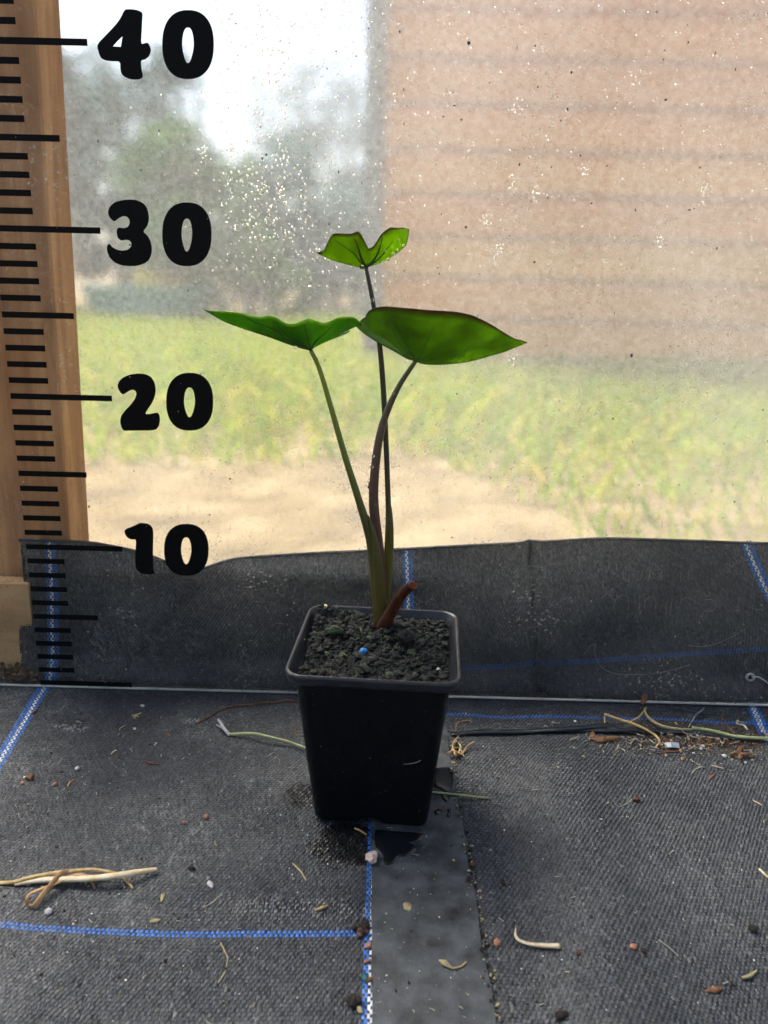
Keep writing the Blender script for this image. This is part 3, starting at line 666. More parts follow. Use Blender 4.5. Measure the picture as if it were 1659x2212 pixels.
    three = [(748, 1448), (725, 1432), (708, 1405), (706, 1378), (720, 1345), (752, 1320), (795, 1308), (842, 1303), (890, 1306), (932, 1324), (958, 1352), (972, 1400), (973, 1440), (962, 1478), (934, 1512), (965, 1540), (984, 1575), (993, 1620), (990, 1660), (975, 1697), (945, 1722), (895, 1737), (840, 1739), (790, 1733), (745, 1713), (716, 1682), (700, 1645), (698, 1612), (707, 1594), (716, 1593), (735, 1616), (770, 1634), (805, 1638), (838, 1630), (858, 1610), (858, 1585), (845, 1570), (820, 1567), (790, 1572), (770, 1556), (762, 1522), (764, 1496), (776, 1486), (815, 1491), (838, 1480), (848, 1455), (844, 1430), (828, 1414), (802, 1412), (775, 1426)]
    two = [(806, 753), (788, 742), (772, 715), (768, 690), (780, 662), (808, 638), (850, 621), (905, 614), (950, 618), (985, 635), (1008, 668), (1018, 712), (1014, 760), (995, 805), (968, 845), (948, 879), (975, 880), (1005, 873), (1030, 870), (1042, 885), (1046, 915), (1040, 955), (1022, 980), (990, 987), (930, 987), (860, 988), (808, 989), (793, 968), (785, 930), (790, 895), (815, 858), (855, 818), (882, 780), (892, 748), (886, 728), (868, 720), (845, 727)]
    one = [(818, 1668), (812, 1642), (826, 1628), (860, 1616), (890, 1602), (915, 1590), (950, 1592), (980, 1602), (998, 1625), (1003, 1660), (1000, 1760), (999, 1850), (1003, 1895), (1010, 1922), (985, 1928), (950, 1927), (915, 1917), (893, 1896), (884, 1860), (884, 1790), (890, 1698), (862, 1700), (835, 1690)]
    numeral([chaikin(four), four_i], sc, 0, 'digit 4 of the topmost number'); numeral([zero(1060, 1397, 66, 517), lens(1190, 1266, 180, 412)], sc, 0, 'zero of the number 40')
    numeral([chaikin(three)], sc, 0, 'digit 3'); numeral([zero(1060, 1382, 1322, 1739), lens(1186, 1256, 1428, 1643)], sc, 0, 'zero of the number 30')
    numeral([chaikin(two)], sc, 603.5, 'digit 2'); numeral([zero(1086, 1393, 610, 988), lens(1202, 1274, 706, 900)], sc, 603.5, 'zero of the number 20')
    numeral([chaikin(one)], sc, 603.5, 'digit 1'); numeral([zero(1072, 1363, 1597, 1936), lens(1183, 1250, 1685, 1860)], sc, 603.5, 'zero of the number 10')
    parts = []
    for k in range(620):
        s_ = random.random() ** 1.7 * .40; u_ = random.uniform(-.05, .55); r_ = random.choice((.00012, .00018, .00025, .0004)) * random.uniform(.7, 1.2)
        parts.append(lump(B(u_, s_ + .002, .0001), r_, (random.uniform(.7, 2.2), .4, random.uniform(.7, 1.5)), .5, 1))
    for k in range(40):
        s_ = random.random() ** 1.5 * .16 + .004; u_ = random.uniform(-.02, .5); a_ = random.uniform(0, 6.28); l_ = random.uniform(.001, .004)
        parts.append(tube([B(u_, s_, .0001), B(u_ + l_ * math.cos(a_), s_ + l_ * math.sin(a_), .0002), B(u_ + l_ * 1.8 * math.cos(a_ + .5), s_ + l_ * 1.8 * math.sin(a_ + .5), .0001)], .00007, 4))
    o = mk('dust_flecks', *join(parts), M['hair'], t); o['kind'] = 'stuff'
    # faint engraved strokes and scratches low on the right
    k = .2394
    def sk(pts, r=.00006):
        P = [B(*Bpix(1261.8 + x * k, 1179.5 + y * k), .0001) for x, y in pts]
        mk('engraved_stroke', *tube(smooth_path(P, 5), r, 4), M['hair'], t)
    for s_ in ([(380, 170), (370, 300)], [(360, 190), (352, 300)], [(455, 205), (450, 280), (480, 312), (510, 295), (530, 210)], [(570, 215), (600, 220), (570, 315)], [(600, 225), (580, 320)], [(655, 215), (700, 218), (675, 310)],
               [(870, 235), (868, 330)], [(945, 215), (940, 290)], [(160, 470), (200, 435), (240, 445), (265, 490)], [(265, 560), (285, 480), (345, 445), (395, 475), (405, 570)], [(500, 510), (500, 620), (515, 580)], [(540, 560), (560, 480), (610, 455), (645, 490), (645, 570)],
               [(745, 500), (735, 630)], [(790, 500), (775, 625)], [(860, 520), (900, 475), (950, 470), (1005, 500)], [(1075, 490), (1130, 480), (1180, 500), (1185, 560), (1140, 590), (1080, 590), (1060, 640)],
               [(1480, 540), (1540, 570), (1620, 575)]): sk(s_)
    sk([(0, 980), (60, 900), (105, 885), (95, 950), (120, 1040), (180, 1110), (280, 1150), (430, 1160), (640, 1150), (780, 1120), (960, 1070)], .00008)
    sk([(940, 895), (1060, 908), (1180, 885), (1330, 820), (1480, 730)], .00007)
    # washer, with a dark disc painted as the drilled hole
    u, s = Bpix(1620, 1462)
    V, Fc = [], []; n_ = 24; prof = [(.0017, .0001), (.0017, .0013), (.0024, .0016), (.0031, .0011), (.0032, .0001)]
    for r_, d_ in prof:
        for q in range(n_): V.append(B(u + r_ * math.cos(2 * math.pi * q / n_), s + r_ * math.sin(2 * math.pi * q / n_), d_))
    for i in range(len(prof) - 1):
        for q in range(n_): Fc.append((i * n_ + q, i * n_ + (q + 1) % n_, (i + 1) * n_ + (q + 1) % n_, (i + 1) * n_ + q))
    mk('washer', V, Fc, M['washer'], t)
    V = [B(u + .0018 * math.cos(2 * math.pi * q / n_), s + .0018 * math.sin(2 * math.pi * q / n_), .0003) for q in range(n_)]
    mk('hole_shade_disc', V, [tuple(range(n_))], mat('hole_shade', (.004, .004, .004), (.002, .002, .002)), t, False)  # flat disc whose black colour stands in for shade inside the hole
    P = [B(u + .0010, s + .0006, -.001), B(u + .0012, s + .0008, .0022), B(u + .004, s + .0016, .003), B(u + .009, s - .001, .004), B(u + .014, s - .005, .005), B(u + .022, s - .012, .006), B(u + .034, s - .02, .008)]
    tag(mk('twine', *tube(smooth_path(P, 6), .00042, 6), M['twine']), 'pale twine tied through the washer hole in the acrylic board', 'twine')
board()

# ------------------------------------------------------------------ pot
PC = Vector((-0.0015, 0.3773, 0.0024)); PYAW = -0.0626; PH = 0.0915
def rsq(half, rad, n_side=22, n_c=8):
    pts = []
    for q in range(4):
        c0 = [(1, -1), (1, 1), (-1, 1), (-1, -1)][q]; a0 = [-math.pi / 2, 0, math.pi / 2, math.pi][q]
        cx_, cy_ = c0[0] * (half - rad), c0[1] * (half - rad)
        for k in range(n_c + 1):
            a = a0 + math.pi / 2 * k / n_c; pts.append((cx_ + rad * math.cos(a), cy_ + rad * math.sin(a)))
        nx = [(1, 1), (-1, 1), (-1, -1), (1, -1)][q]; e = pts[-1]
        a1 = a0 + math.pi / 2; sx_, sy_ = nx[0] * (half - rad) + rad * math.cos(a1), nx[1] * (half - rad) + rad * math.sin(a1)
        for k in range(1, n_side): pts.append((e[0] + (sx_ - e[0]) * k / n_side, e[1] + (sy_ - e[1]) * k / n_side))
    return pts
cy_, sy_ = math.cos(PYAW), math.sin(PYAW)
def pp(x, y, z): return Vector((PC.x + x * cy_ - y * sy_, PC.y + x * sy_ + y * cy_, PC.z + z))
def loft(prof, notch=False):
    V = []; n = None
    for i, (h, r, z) in enumerate(prof):
        ring = rsq(h, r); n = len(ring)
        for x, y in ring:
            zz = z
            if notch and z < .0034 and ((abs(x + .000) < .0058) or (abs(y) < .0058)): zz = .0036 + z * .02
            V.append(pp(x, y, zz))
    Fc = [(i * n + k, i * n + (k + 1) % n, (i + 1) * n + (k + 1) % n, (i + 1) * n + k) for i in range(len(prof) - 1) for k in range(n)]
    return V, Fc, n
def pot():
    t = thing('plant_pot', 'square black plastic plant pot holding the young taro plant', 'plant pot', PC)
    prof = [(.0300, .006, .0), (.0306, .006, .0004), (.0309, .006, .0034), (.0312, .006, .006), (.0340, .0062, .035), (.0362, .0065, .058), (.0380, .007, .076), (.0389, .0072, .0862)]
    V, Fc, n = loft(prof, True)
    iv = [(.0300, .0055, .0045)]
    V2, F2, n2 = loft([(.0302, .0055, .0040), (.0001, .00005, .0040)])
    V, Fc = join([(V, Fc), (V2, F2)])
    mk('pot_body', V, Fc, M['pot'], t)
    prof = [(.0388, .0072, .0860), (.0418, .0086, .0863), (.0428, .009, .0870), (.0431, .009, .0888), (.0435, .0095, .0900), (.0438, .0098, .0911), (.0434, .0096, .0922), (.0424, .0090, .0924), (.0417, .0086, .0914), (.0410, .0084, .0895), (.0384, .0074, .0850), (.0362, .007, .070)]
    V, Fc, n = loft(prof); mk('rim', V, Fc, mat('rim_plastic_lit', lin('#34353a'), lin('#1a1b1f'), 70, .36, .12, .5, 500), t)  # same plastic as the body, paler colour stands in for light on the rim
    # soil
    g = 150; V, Fc = [], []; hf = .0381
    xs = np.linspace(-hf, hf, g + 1); X, Yy = np.meshgrid(xs, xs)
    dist = np.hypot(X + .001, Yy - .018)
    Z = .0848 + .006 * (fbm(X * 60 + 3, Yy * 60, 71, 3) - .4) + .0042 * (fbm(X * 220, Yy * 220, 72, 4) - .5) + .0022 * (vn(X * 700, Yy * 700, 73) - .5) + .004 * np.exp(-(dist / .012) ** 2) + .004 * sst(-.01, .04, Yy) + .003 * sst(.0, -.04, X) * sst(.0, .04, Yy)
    for j in range(g + 1):
        for i in range(g + 1):
            x, y = X[j, i], Yy[j, i]; r = .008; ax, ay = abs(x) - (hf - r), abs(y) - (hf - r)
            if ax > 0 and ay > 0:
                d = math.hypot(ax, ay)
                if d > r: x = math.copysign(hf - r + ax / d * r, x); y = math.copysign(hf - r + ay / d * r, y)
            V.append(pp(x, y, Z[j, i]))
    for j in range(g):
        for i in range(g): k = j * (g + 1) + i; Fc.append((k, k + 1, k + g + 2, k + g + 1))
    o = mk('potting_soil', V, Fc, M['soil']); tag(o, 'damp dark potting soil filling the square pot', 'soil', kind='stuff')
    def soil_z(x, y):
        i = int(np.clip((x + hf) / (2 * hf) * g, 0, g)); j = int(np.clip((y + hf) / (2 * hf) * g, 0, g)); return Z[j, i]
    parts, mossy = [], []
    for k in range(2000):
        x, y = random.uniform(-.0372, .0372), random.uniform(-.0372, .0372); r = random.choice((.0004, .0006, .0008, .0011, .0016)) * random.uniform(.7, 1.3)
        L_ = (mossy if random.random() < .10 else parts)
        L_.append(lump(pp(x, y, soil_z(x, y) + r * .3), r, (random.uniform(.7, 1.9), random.uniform(.6, 1.1), random.uniform(.5, .9)), .6, 1))
    for k in range(26):                                                       # larger clods and bark fragments
        x, y = random.uniform(-.034, .034), random.uniform(-.033, .035); r = random.uniform(.0018, .0034)
        parts.append(lump(pp(x, y, soil_z(x, y) + r * .15), r, (1.2, .9, .6), .6, 2))
    for k in range(60):
        x, y = random.uniform(-.034, .034), random.uniform(-.034, .0375); a = random.uniform(0, 3.14); l = random.uniform(.002, .005); z = soil_z(x, y) + .0006
        parts.append(tube([pp(x - l * math.cos(a), y - l * math.sin(a), z), pp(x, y, z + .0006), pp(x + l * math.cos(a), y + l * math.sin(a), z + random.uniform(0, .002))], [.0003, .0006, .0002], 5))
    o2 = mk('soil_crumbs', *join(parts), M['crumb'], None, False); tag(o2, 'crumbly clods and bark fibres scattered over the potting soil', 'soil', kind='stuff')
    o3 = mk('moss_crumbs', *join(mossy), M['moss'], None, False); tag(o3, 'tiny green algae-covered crumbs on the potting soil', 'moss', kind='stuff')
    def on(px, py, r, m, name, lab, cat, sc=(1, 1, 1), rough=.1, sub=2):
        p = G(px, py, PC.z + .083)
        for _ in range(3):
            q = p - PC; lx, ly = q.x * cy_ + q.y * sy_, -q.x * sy_ + q.y * cy_; p = G(px, py, PC.z + soil_z(lx, ly) + r * .75)
        tag(mk(name, *lump(p, r, sc, rough, sub), m), lab, cat)
    on(785, 1407, .0021, M['bluepellet'], 'blue_pellet', 'round bright blue pellet lying on the potting soil', 'pellet', (1, 1, .92), .06, 3)
    on(947, 1447, .0012, M['white'], 'perlite_bead', 'small cream bead on the soil near the front corner of the pot', 'bead', rough=.25)
    on(655, 1382, .0009, M['yellowseed'], 'yellow_seed', 'tiny yellow seed on the soil at the left rim', 'seed', (1.5, 1, .8))
    on(704, 1309, .0013, M['straw_pale'], 'husk_flake', 'pale husk flake on the soil at the back rim', 'husk', (1.7, .7, .6))
    on(722, 1362, .0036, M['moss'], 'soil_clod', 'mossy green-tinged clod on the soil left of the stem base', 'clod', (1.4, .9, .6), .5, 3)
    on(876, 1375, .0042, M['crumb'], 'soil_clod', 'dark upright clod on the soil right of the stem base', 'clod', (1, .9, .8), .55, 3)
    on(790, 1445, .0022, M['crumb'], 'bark_flake', 'dark bark flake with a pale tip on the soil by the front rim', 'bark', (1.6, .8, .7), .6)
    # threads and dirt on the pot wall
    P = [pp(.0128, -.0342, .040), pp(.019, -.0344, .0405), pp(.0245, -.0348, .0425), pp(.0282, -.0338, .0465)]
    tag(mk('pale_fibre', *tube(smooth_path(P, 5), .00022, 5), M['hair']), 'thin curved pale fibre stuck to the front of the pot', 'fibre')
    parts = []
    for k in range(40):
        z = random.uniform(.01, .088); x = random.uniform(-.033, .033); yy = -(.0309 + .0080 * z / .0866) - .0001
        if z > .086: yy = -.0432
        parts.append(lump(pp(x * (.9), yy, z), random.choice((.00015, .0002, .0004)), (1, .4, 1), .4, 1))
    for k in range(80):
        u = random.uniform(-.04, .04); e = random.choice(((u, -.0428), (.0428, u), (u, .0428))); parts.append(lump(pp(e[0], e[1], .0925), random.choice((.0003, .0005)), (1.4, 1, .5), .4, 1))
    o = mk('dirt_flecks', *join(parts), M['bark'], t); o['kind'] = 'stuff'
pot()

# ------------------------------------------------------------------ plant
def plant_mat(name, stops, rough=.4, axis_noise=900, spec=.4):
    m, t, n, out = newmat(name); L = t.links; p = N(t, 'ShaderNodeBsdfPrincipled', Roughness=rough)
    p.inputs['Specular IOR Level'].default_value = spec
    tc = N(t, 'ShaderNodeTexCoord'); sp = N(t, 'ShaderNodeSeparateXYZ'); L.new(tc.outputs['Object'], sp.inputs[0])
    mp = N(t, 'ShaderNodeMapping'); mp.inputs['Scale'].default_value = (axis_noise, axis_noise, 60); L.new(tc.outputs['Object'], mp.inputs[0])
    nz = N(t, 'ShaderNodeTexNoise', Scale=1.0, Detail=4.0); L.new(mp.outputs[0], nz.inputs['Vector'])
    mr = N(t, 'ShaderNodeMapRange'); L.new(sp.outputs[2], mr.inputs[0]); mr.inputs[1].default_value = .08; mr.inputs[2].default_value = .30
    ad = N(t, 'ShaderNodeMath', operation='MULTIPLY_ADD'); L.new(nz.outputs[0], ad.inputs[0]); ad.inputs[1].default_value = .16; L.new(mr.outputs[0], ad.inputs[2])
    sb = N(t, 'ShaderNodeMath', operation='SUBTRACT'); L.new(ad.outputs[0], sb.inputs[0]); sb.inputs[1].default_value = .08
    L.new(ramp(t, sb.outputs[0], stops), p.inputs['Base Color'])
    L.new(p.outputs[0], out.inputs[0]); return m
M['pet_l'] = plant_mat('petiole_olive', [(0, lin('#4c401c')), (.15, lin('#4f4a20')), (.32, lin('#43421f')), (.5, lin('#5d6a26')), (.75, lin('#7f8d38'))])
M['pet_c'] = plant_mat('petiole_purple', [(0, lin('#54301f')), (.2, lin('#5a3a30')), (.45, lin('#59433c')), (.65, lin('#54523f')), (.8, lin('#5c6145'))])
M['pet_b'] = plant_mat('petiole_dark', [(0, lin('#5f5a22')), (.25, lin('#55551f')), (.38, lin('#3c4026')), (.5, lin('#33352c')), (.9, lin('#3b3d38'))])
M['stub'] = mat('stub_brown', lin('#57301f'), lin('#2e1710'), 60, .35, .15, .45, 500, 5, stretch=(6, 6, 1))
M['cut'] = mat('cut_face', lin('#b4654c'), lin('#7a3a28'), 500, .6, .5)

def leaf_mat(name, c_face, c_thru, edge):
    m, t, n, out = newmat(name); L = t.links
    p = N(t, 'ShaderNodeBsdfPrincipled', Roughness=.42); p.inputs['Specular IOR Level'].default_value = .35
    tl = N(t, 'ShaderNodeBsdfTranslucent'); tc = N(t, 'ShaderNodeTexCoord')
    nz = N(t, 'ShaderNodeTexNoise', Scale=38.0, Detail=5.0, Roughness=.6); L.new(tc.outputs['Object'], nz.inputs['Vector'])
    a = N(t, 'ShaderNodeAttribute', attribute_name='Col')
    def two(c, k):
        r_ = ramp(t, nz.outputs[0], [(.34, tuple(v * .42 for v in c)), (.66, c)])
        mx = N(t, 'ShaderNodeMix', data_type='RGBA'); L.new(a.outputs['Fac'], mx.inputs[0]); L.new(r_, mx.inputs[6]); mx.inputs[7].default_value = (*[v * k for v in edge], 1); return mx.outputs[2]
    L.new(two(c_face, 1), p.inputs['Base Color']); L.new(two(c_thru, 1.2), tl.inputs[0])
    n2 = N(t, 'ShaderNodeTexNoise', Scale=500.0, Detail=3.0); L.new(tc.outputs['Object'], n2.inputs['Vector'])
    b = N(t, 'ShaderNodeBump', Strength=.15, Distance=.0006); L.new(n2.outputs[0], b.inputs['Height']); L.new(b.outputs[0], p.inputs['Normal'])
    x = N(t, 'ShaderNodeMixShader', Fac=.62); L.new(p.outputs[0], x.inputs[1]); L.new(tl.outputs[0], x.inputs[2]); L.new(x.outputs[0], out.inputs[0])
    return m
M['leaf'] = leaf_mat('leaf_green', lin('#5a9a2c'), lin('#a9d016'), lin('#4d3018'))
M['leafk'] = leaf_mat('leaf_green_dark', lin('#3f7d26'), lin('#82bc1c'), lin('#9cc040'))
M['leaft'] = leaf_mat('leaf_green_young', lin('#55951e'), lin('#b9dc16'), lin('#4d3018'))
M['vein_d'] = mat('vein_dark', lin('#2c4a18'), lin('#22391a'), 300, .5)
M['vein_l'] = mat('vein_light', lin('#4f8426'), lin('#3f6f20'), 300, .5)

def resample(pts, n):
    P = [Vector(p) for p in smooth_path([(x, y, 0) for x, y in pts], 8)]
    d = [0]
    for i in range(1, len(P)): d.append(d[-1] + (P[i] - P[i - 1]).length)
    out = []
    for k in range(n + 1):
        s = d[-1] * k / n; j = max(0, min(len(P) - 2, int(np.searchsorted(d, s)) - 1))
        f = (s - d[j]) / max(1e-9, d[j + 1] - d[j]); out.append(P[j].lerp(P[j + 1], max(0, min(1, f))))
    return [(p.x, p.y) for p in out]

class Leaf: pass
def leaf(plant, m, vm, L1, L2, U1, U2, dfn, k_dep, far=None, veins=(), bulge=.18, n1=34, n2=20, rows=10, label=None, ripple=0.0, farscale=.78, tip=0):
    """half blades between a midrib curve (tip > attachment > lobe) and the margin; picture points set on the plant's own depths"""
    Lp = resample(L1, n1) + resample(L2, n2)[1:]; Up = resample(U1, n1) + resample(U2, n2)[1:]
    n = len(Lp); L3, U3 = [], []
    for i in range(n):
        y0 = dfn(i / (n - 1)); a = Y(*Lp[i], y0); b = Y(*Up[i], y0); h = (b - a).length
        b2 = Y(*Up[i], y0 - k_dep * h); L3.append(a); U3.append(b2)
    def pt(i, r):
        a, b = L3[i], U3[i]; p = a.lerp(b, r); h = (b - a).length
        return p + Vector((0, .6, -.8)) * (bulge * h * math.sin(math.pi * r)) * .5 + Vector((0, ripple * h * math.sin(i * .9) * r * (1 - .3 * r), 0))
    V, Fc, C = [], [], []
    for i in range(n):
        for r in range(rows + 1):
            V.append(pt(i, r / rows)); C.append(1.0 if r == rows or i < tip else 0.0)
    for i in range(n - 1):
        for r in range(rows): k = i * (rows + 1) + r; Fc.append((k, k + rows + 1, k + rows + 2, k + 1))
    # the far half, folded up behind the midrib
    k0 = len(V); Lf = list(L3)
    if far:
        fp = resample(far, n2)
        for q in range(n2 + 1): i = n1 + q; Lf[i] = Y(*fp[q], dfn(i / (n - 1)) + .004 * q / n2)
    for i in range(n):
        a = Lf[i]; o = U3[i] - L3[i]; b = a + Vector((o.x * .8, abs(o.y) * 1.0 + .004 * math.sin(math.pi * i / (n - 1)), o.z * farscale))
        for r in range(rows + 1):
            f = r / rows; V.append(a.lerp(b, f) + Vector((0, -.6, -.8)) * bulge * o.length * math.sin(math.pi * f) * .5); C.append(1.0 if r == rows else 0.0)
    for i in range(n - 1):
        for r in range(rows): k = k0 + i * (rows + 1) + r; Fc.append((k, k + 1, k + rows + 2, k + rows + 1))
    o = mk('leaf_blade', V, Fc, m, plant)
    at = o.data.color_attributes.new('Col', 'FLOAT_COLOR', 'POINT'); at.data.foreach_set('color', [x for c in C for x in (c, c, c, 1)])
    s = o.modifiers.new('thickness', 'SOLIDIFY'); s.thickness = .0005; s.offset = 0
    if label: o['label'] = label
    iA = n1
    for (te, re, rad) in veins:
        P = []
        for k in range(15):
            f = k / 14; ti = iA + (te * (n - 1) - iA) * f ** 1.15; i = int(min(max(ti, 0), n - 1.001)); fr = ti - i
            r = re * f ** .9; p = pt(i, r).lerp(pt(i + 1, r), fr); P.append(p + Vector((0, -.0005, -.0002)))
        vo = mk('vein', *tube(P, [rad, rad * .7, rad * .25], 5), vm, plant)
        vo.parent = o; vo.matrix_parent_inverse = Matrix.Identity(4)
    return o, L3[iA]

def taro():
    base = G(824, 1372, PC.z + .084); t = thing('taro_plant', 'young taro plant with three arrow-shaped leaves growing in the black pot', 'plant', base)
    y0 = base.y
    def cl(pts, s, ox, oy): return [(ox + x * s, oy + y * s) for x, y in pts]
    # left leaf
    s, ox, oy = .2381, 427.9, 630.9
    L1 = cl([(48, 152), (130, 205), (260, 275), (470, 350), (640, 405), (830, 475), (960, 515), (1025, 527)], s, ox, oy)
    L2 = cl([(1025, 527), (1060, 490), (1200, 425), (1400, 325), (1490, 292)], s, ox, oy)
    U1 = cl([(48, 152), (110, 172), (230, 175), (380, 190), (470, 215), (560, 228), (650, 215), (720, 240), (800, 285), (870, 288), (940, 262), (1005, 241)], s, ox, oy)
    U2 = cl([(1005, 241), (1060, 255), (1120, 280), (1180, 275), (1270, 232), (1400, 228), (1450, 255), (1490, 292)], s, ox, oy)
    far = cl([(1025, 527), (1060, 497), (1180, 440), (1330, 380), (1376, 352)], s, ox, oy)
    _, A1 = leaf(t, M['leafk'], M['vein_d'], L1, L2, U1, U2, lambda q: y0 - .004 - .012 * (1 - q), 1.0, far, ((.22, .9, .0005), (.40, .9, .0005), (.60, .92, .0005), (.80, .85, .0005)), .22, label='wavy-edged dark green leaf pointing toward the ruler', ripple=.05, farscale=.6)
    # right leaf
    s, ox, oy = .2447, 757.1, 647.3
    L1 = cl([(1560, 378), (1480, 410), (1350, 462), (1200, 505), (1050, 545), (900, 566), (750, 573), (640, 566), (572, 540)], s, ox, oy)
    L2 = cl([(572, 540), (510, 508), (420, 430), (300, 342), (200, 296), (150, 255), (128, 200)], s, ox, oy)
    U1 = cl([(1560, 378), (1510, 360), (1450, 345), (1330, 275), (1250, 225), (1100, 150), (980, 118), (870, 105), (700, 95), (560, 82)], s, ox, oy)
    U2 = cl([(560, 82), (480, 75), (330, 63), (230, 70), (170, 95), (140, 130), (128, 200)], s, ox, oy)
    far = cl([(572, 540), (500, 520), (400, 462), (240, 375), (120, 297), (48, 230)], s, ox, oy)
    _, A2 = leaf(t, M['leaf'], M['vein_l'], L1, L2, U1, U2, lambda q: y0 - .006 - .006 * q, 1.0, far, ((.25, .5, .0004), (.40, .7, .00045), (.52, .82, .0005), (.66, .75, .00045), (.80, .8, .0004), (.90, .75, .0004)), .25, label='broad bright green leaf pointing toward the shed', farscale=.75)
    # top leaf
    s, ox, oy = .18188, 630.9, 466.3
    L1 = cl([(298, 438), (370, 475), (500, 530), (640, 570), (760, 600), (880, 610)], s, ox, oy)
    L2 = cl([(880, 610), (980, 580), (1100, 530), (1220, 460), (1330, 370), (1365, 310), (1388, 160)], s, ox, oy)
    U1 = cl([(298, 438), (375, 405), (420, 320), (460, 240), (500, 212), (600, 212), (700, 215), (770, 188), (812, 212), (860, 300), (908, 392)], s, ox, oy)
    U2 = cl([(908, 392), (960, 368), (1010, 300), (1070, 210), (1150, 150), (1180, 138), (1260, 145), (1330, 140), (1388, 160)], s, ox, oy)
    _, A3 = leaf(t, M['leaft'], M['vein_d'], L1, L2, U1, U2, lambda q: y0 + .006, .8, None, ((.42, .86, .0009), (.25, .8, .0005), (.78, .9, .0008), (.86, .6, .0005)), .15, label='small young topmost leaf with a browned tip', farscale=.55, tip=3)
    def pet(name, pts, rad, m, dy, flat=1.0, end=None):
        P = [Y(px, py, y0 + d) for (px, py), d in zip(pts, dy)]
        if end is not None: P[0] = end + Vector((0, -.0003, -.0004))
        sp = smooth_path(P, 7)
        return mk(name, *tube(sp, rad, 14, flat), m, t)
    K = 1 / 4250.0
    pet('petiole', [(672, 754), (690, 797), (715, 880), (745, 985), (775, 1080), (800, 1165), (814, 1250), (822, 1320), (822, 1385)], [w_ * K for w_ in (4.5, 5, 6, 7, 8.5, 11, 16, 20, 21)], M['pet_l'], (-.006, -.005, -.004, -.003, -.002, -.001, 0, 0, 0), end=A1)
    pet('petiole', [(895, 780), (862, 834), (832, 900), (817, 960), (808, 1040), (808, 1100), (818, 1180), (828, 1260), (832, 1340)], [w_ * K for w_ in (4.5, 6, 8, 9.5, 11, 12, 12, 10, 8)], M['pet_c'], (-.010, -.004, 0, .001, .002, .003, .004, .005, .006), end=A2)
    pet('petiole', [(790, 577), (806, 655), (820, 745), (828, 840), (833, 940), (837, 1040), (839, 1120), (836, 1200), (832, 1290), (828, 1360)], [w_ * K for w_ in (4, 5, 6, 6.5, 6.5, 6.5, 7, 8, 9, 9)], M['pet_b'], (.006, .008, .010, .011, .011, .011, .010, .009, .008, .006), end=A3)
    pet('leaf_sheath', [(838, 1068), (842, 1100), (843, 1140), (842, 1190), (838, 1250), (834, 1310), (830, 1370)], [w_ * K for w_ in (.6, 5, 8, 9.5, 10, 10, 9)], M['pet_b'], (.009, .0085, .008, .008, .007, .006, .005), .6)
    pet('leaf_sheath', [(795, 1112), (806, 1150), (814, 1200), (820, 1260), (824, 1330), (824, 1380)], [w_ * K for w_ in (.6, 6, 11, 14, 16, 17)], M['pet_l'], (-.003, -.0035, -.0035, -.003, -.002, -.001), .7)
    pet('leaf_sheath', [(796, 1040), (799, 1065), (803, 1110), (812, 1170)], [w_ * K for w_ in (.6, 2, 3.5, 4)], M['pet_c'], (.0015, .001, .001, .001), .7)
    # cut stub with hollow end
    P = smooth_path([Y(px, py, y0 + d) for (px, py), d in zip([(816, 1378), (829, 1350), (846, 1318), (862, 1292), (878, 1274), (891, 1265)], (-.003, -.005, -.007, -.010, -.014, -.019))], 6)
    V, Fc = tube(P, [w_ * K for w_ in (19, 17, 15, 13.5, 12, 11.5)], 18, .9, False)
    n = 18; last = P[-1]; k0 = len(V) - n
    ax = (P[-1] - P[-2]).normalized()
    inner = [last + (V[k0 + q] - last) * .86 + ax * .0004 for q in range(n)]; deep = [last + (V[k0 + q] - last) * .68 - ax * .0028 for q in range(n)]
    b = len(V); V += inner + deep
    Fc += [(k0 + q, k0 + (q + 1) % n, b + (q + 1) % n, b + q) for q in range(n)]
    so_ = mk('cut_stub', V, Fc, M['stub'], t); so_['label'] = 'reddish brown cut leaf stalk beside the stem base'
    c = mk('cut_face', inner + deep, [(q, (q + 1) % n, n + (q + 1) % n, n + q) for q in range(n)] + [tuple(n + q for q in range(n))], M['cut'], t)
    c.parent = so_; c.matrix_parent_inverse = Matrix.Identity(4)
    # tip mark on the young leaf
    # water drops
    def dr(px, py, y, r, lab, sc=(1, 1, 1.15)): tag(mk('water_drop', *lump(Y(px, py, y), r, sc, 0, 2), M['water']), lab, 'water drop', 'water drops on the plant')
    dr(638, 751, A1.y - .003, .0011, 'clear water drop hanging under the wavy-edged leaf', (1.6, 1, .8))
    dr(683, 776, y0 - .0062, .0010, 'clear water drop on the upper stalk of the wavy-edged leaf')
    dr(783, 577, y0 + .004, .0016, 'large flat water drop under the small topmost leaf', (1.5, .8, .7))
    dr(878, 780, A2.y + .001, .0009, 'clear water drop in the crook of the broad leaf and its stalk')
    lab = 'small water bead clinging to the purple stalk'
    for px, py, d in ((801, 1075, -.0008), (803, 1060, -.0008), (797, 1052, 0), (806, 985, -.0018), (826, 920, -.0022), (818, 975, -.0014), (812, 1090, -.0008), (850, 850, -.005), (803, 1008, -.0012), (808, 1112, .0002)):
        dr(px, py, y0 + d, random.uniform(.0006, .0011), lab)
    lab = 'water bead on the underside of the small topmost leaf'
    for px, py in ((838, 560), (826, 566), (850, 548), (872, 530), (710, 563), (858, 540), (862, 519), (832, 541)):
        dr(px, py, y0 - .002, random.uniform(.0006, .0010), lab, (1.2, .8, .8))
    lab = 'tiny water bead on the dark stalk of the topmost leaf'
    for px, py in ((809, 606), (804, 648), (811, 625)): dr(px, py, y0 + .0045, .0009, lab)
taro()

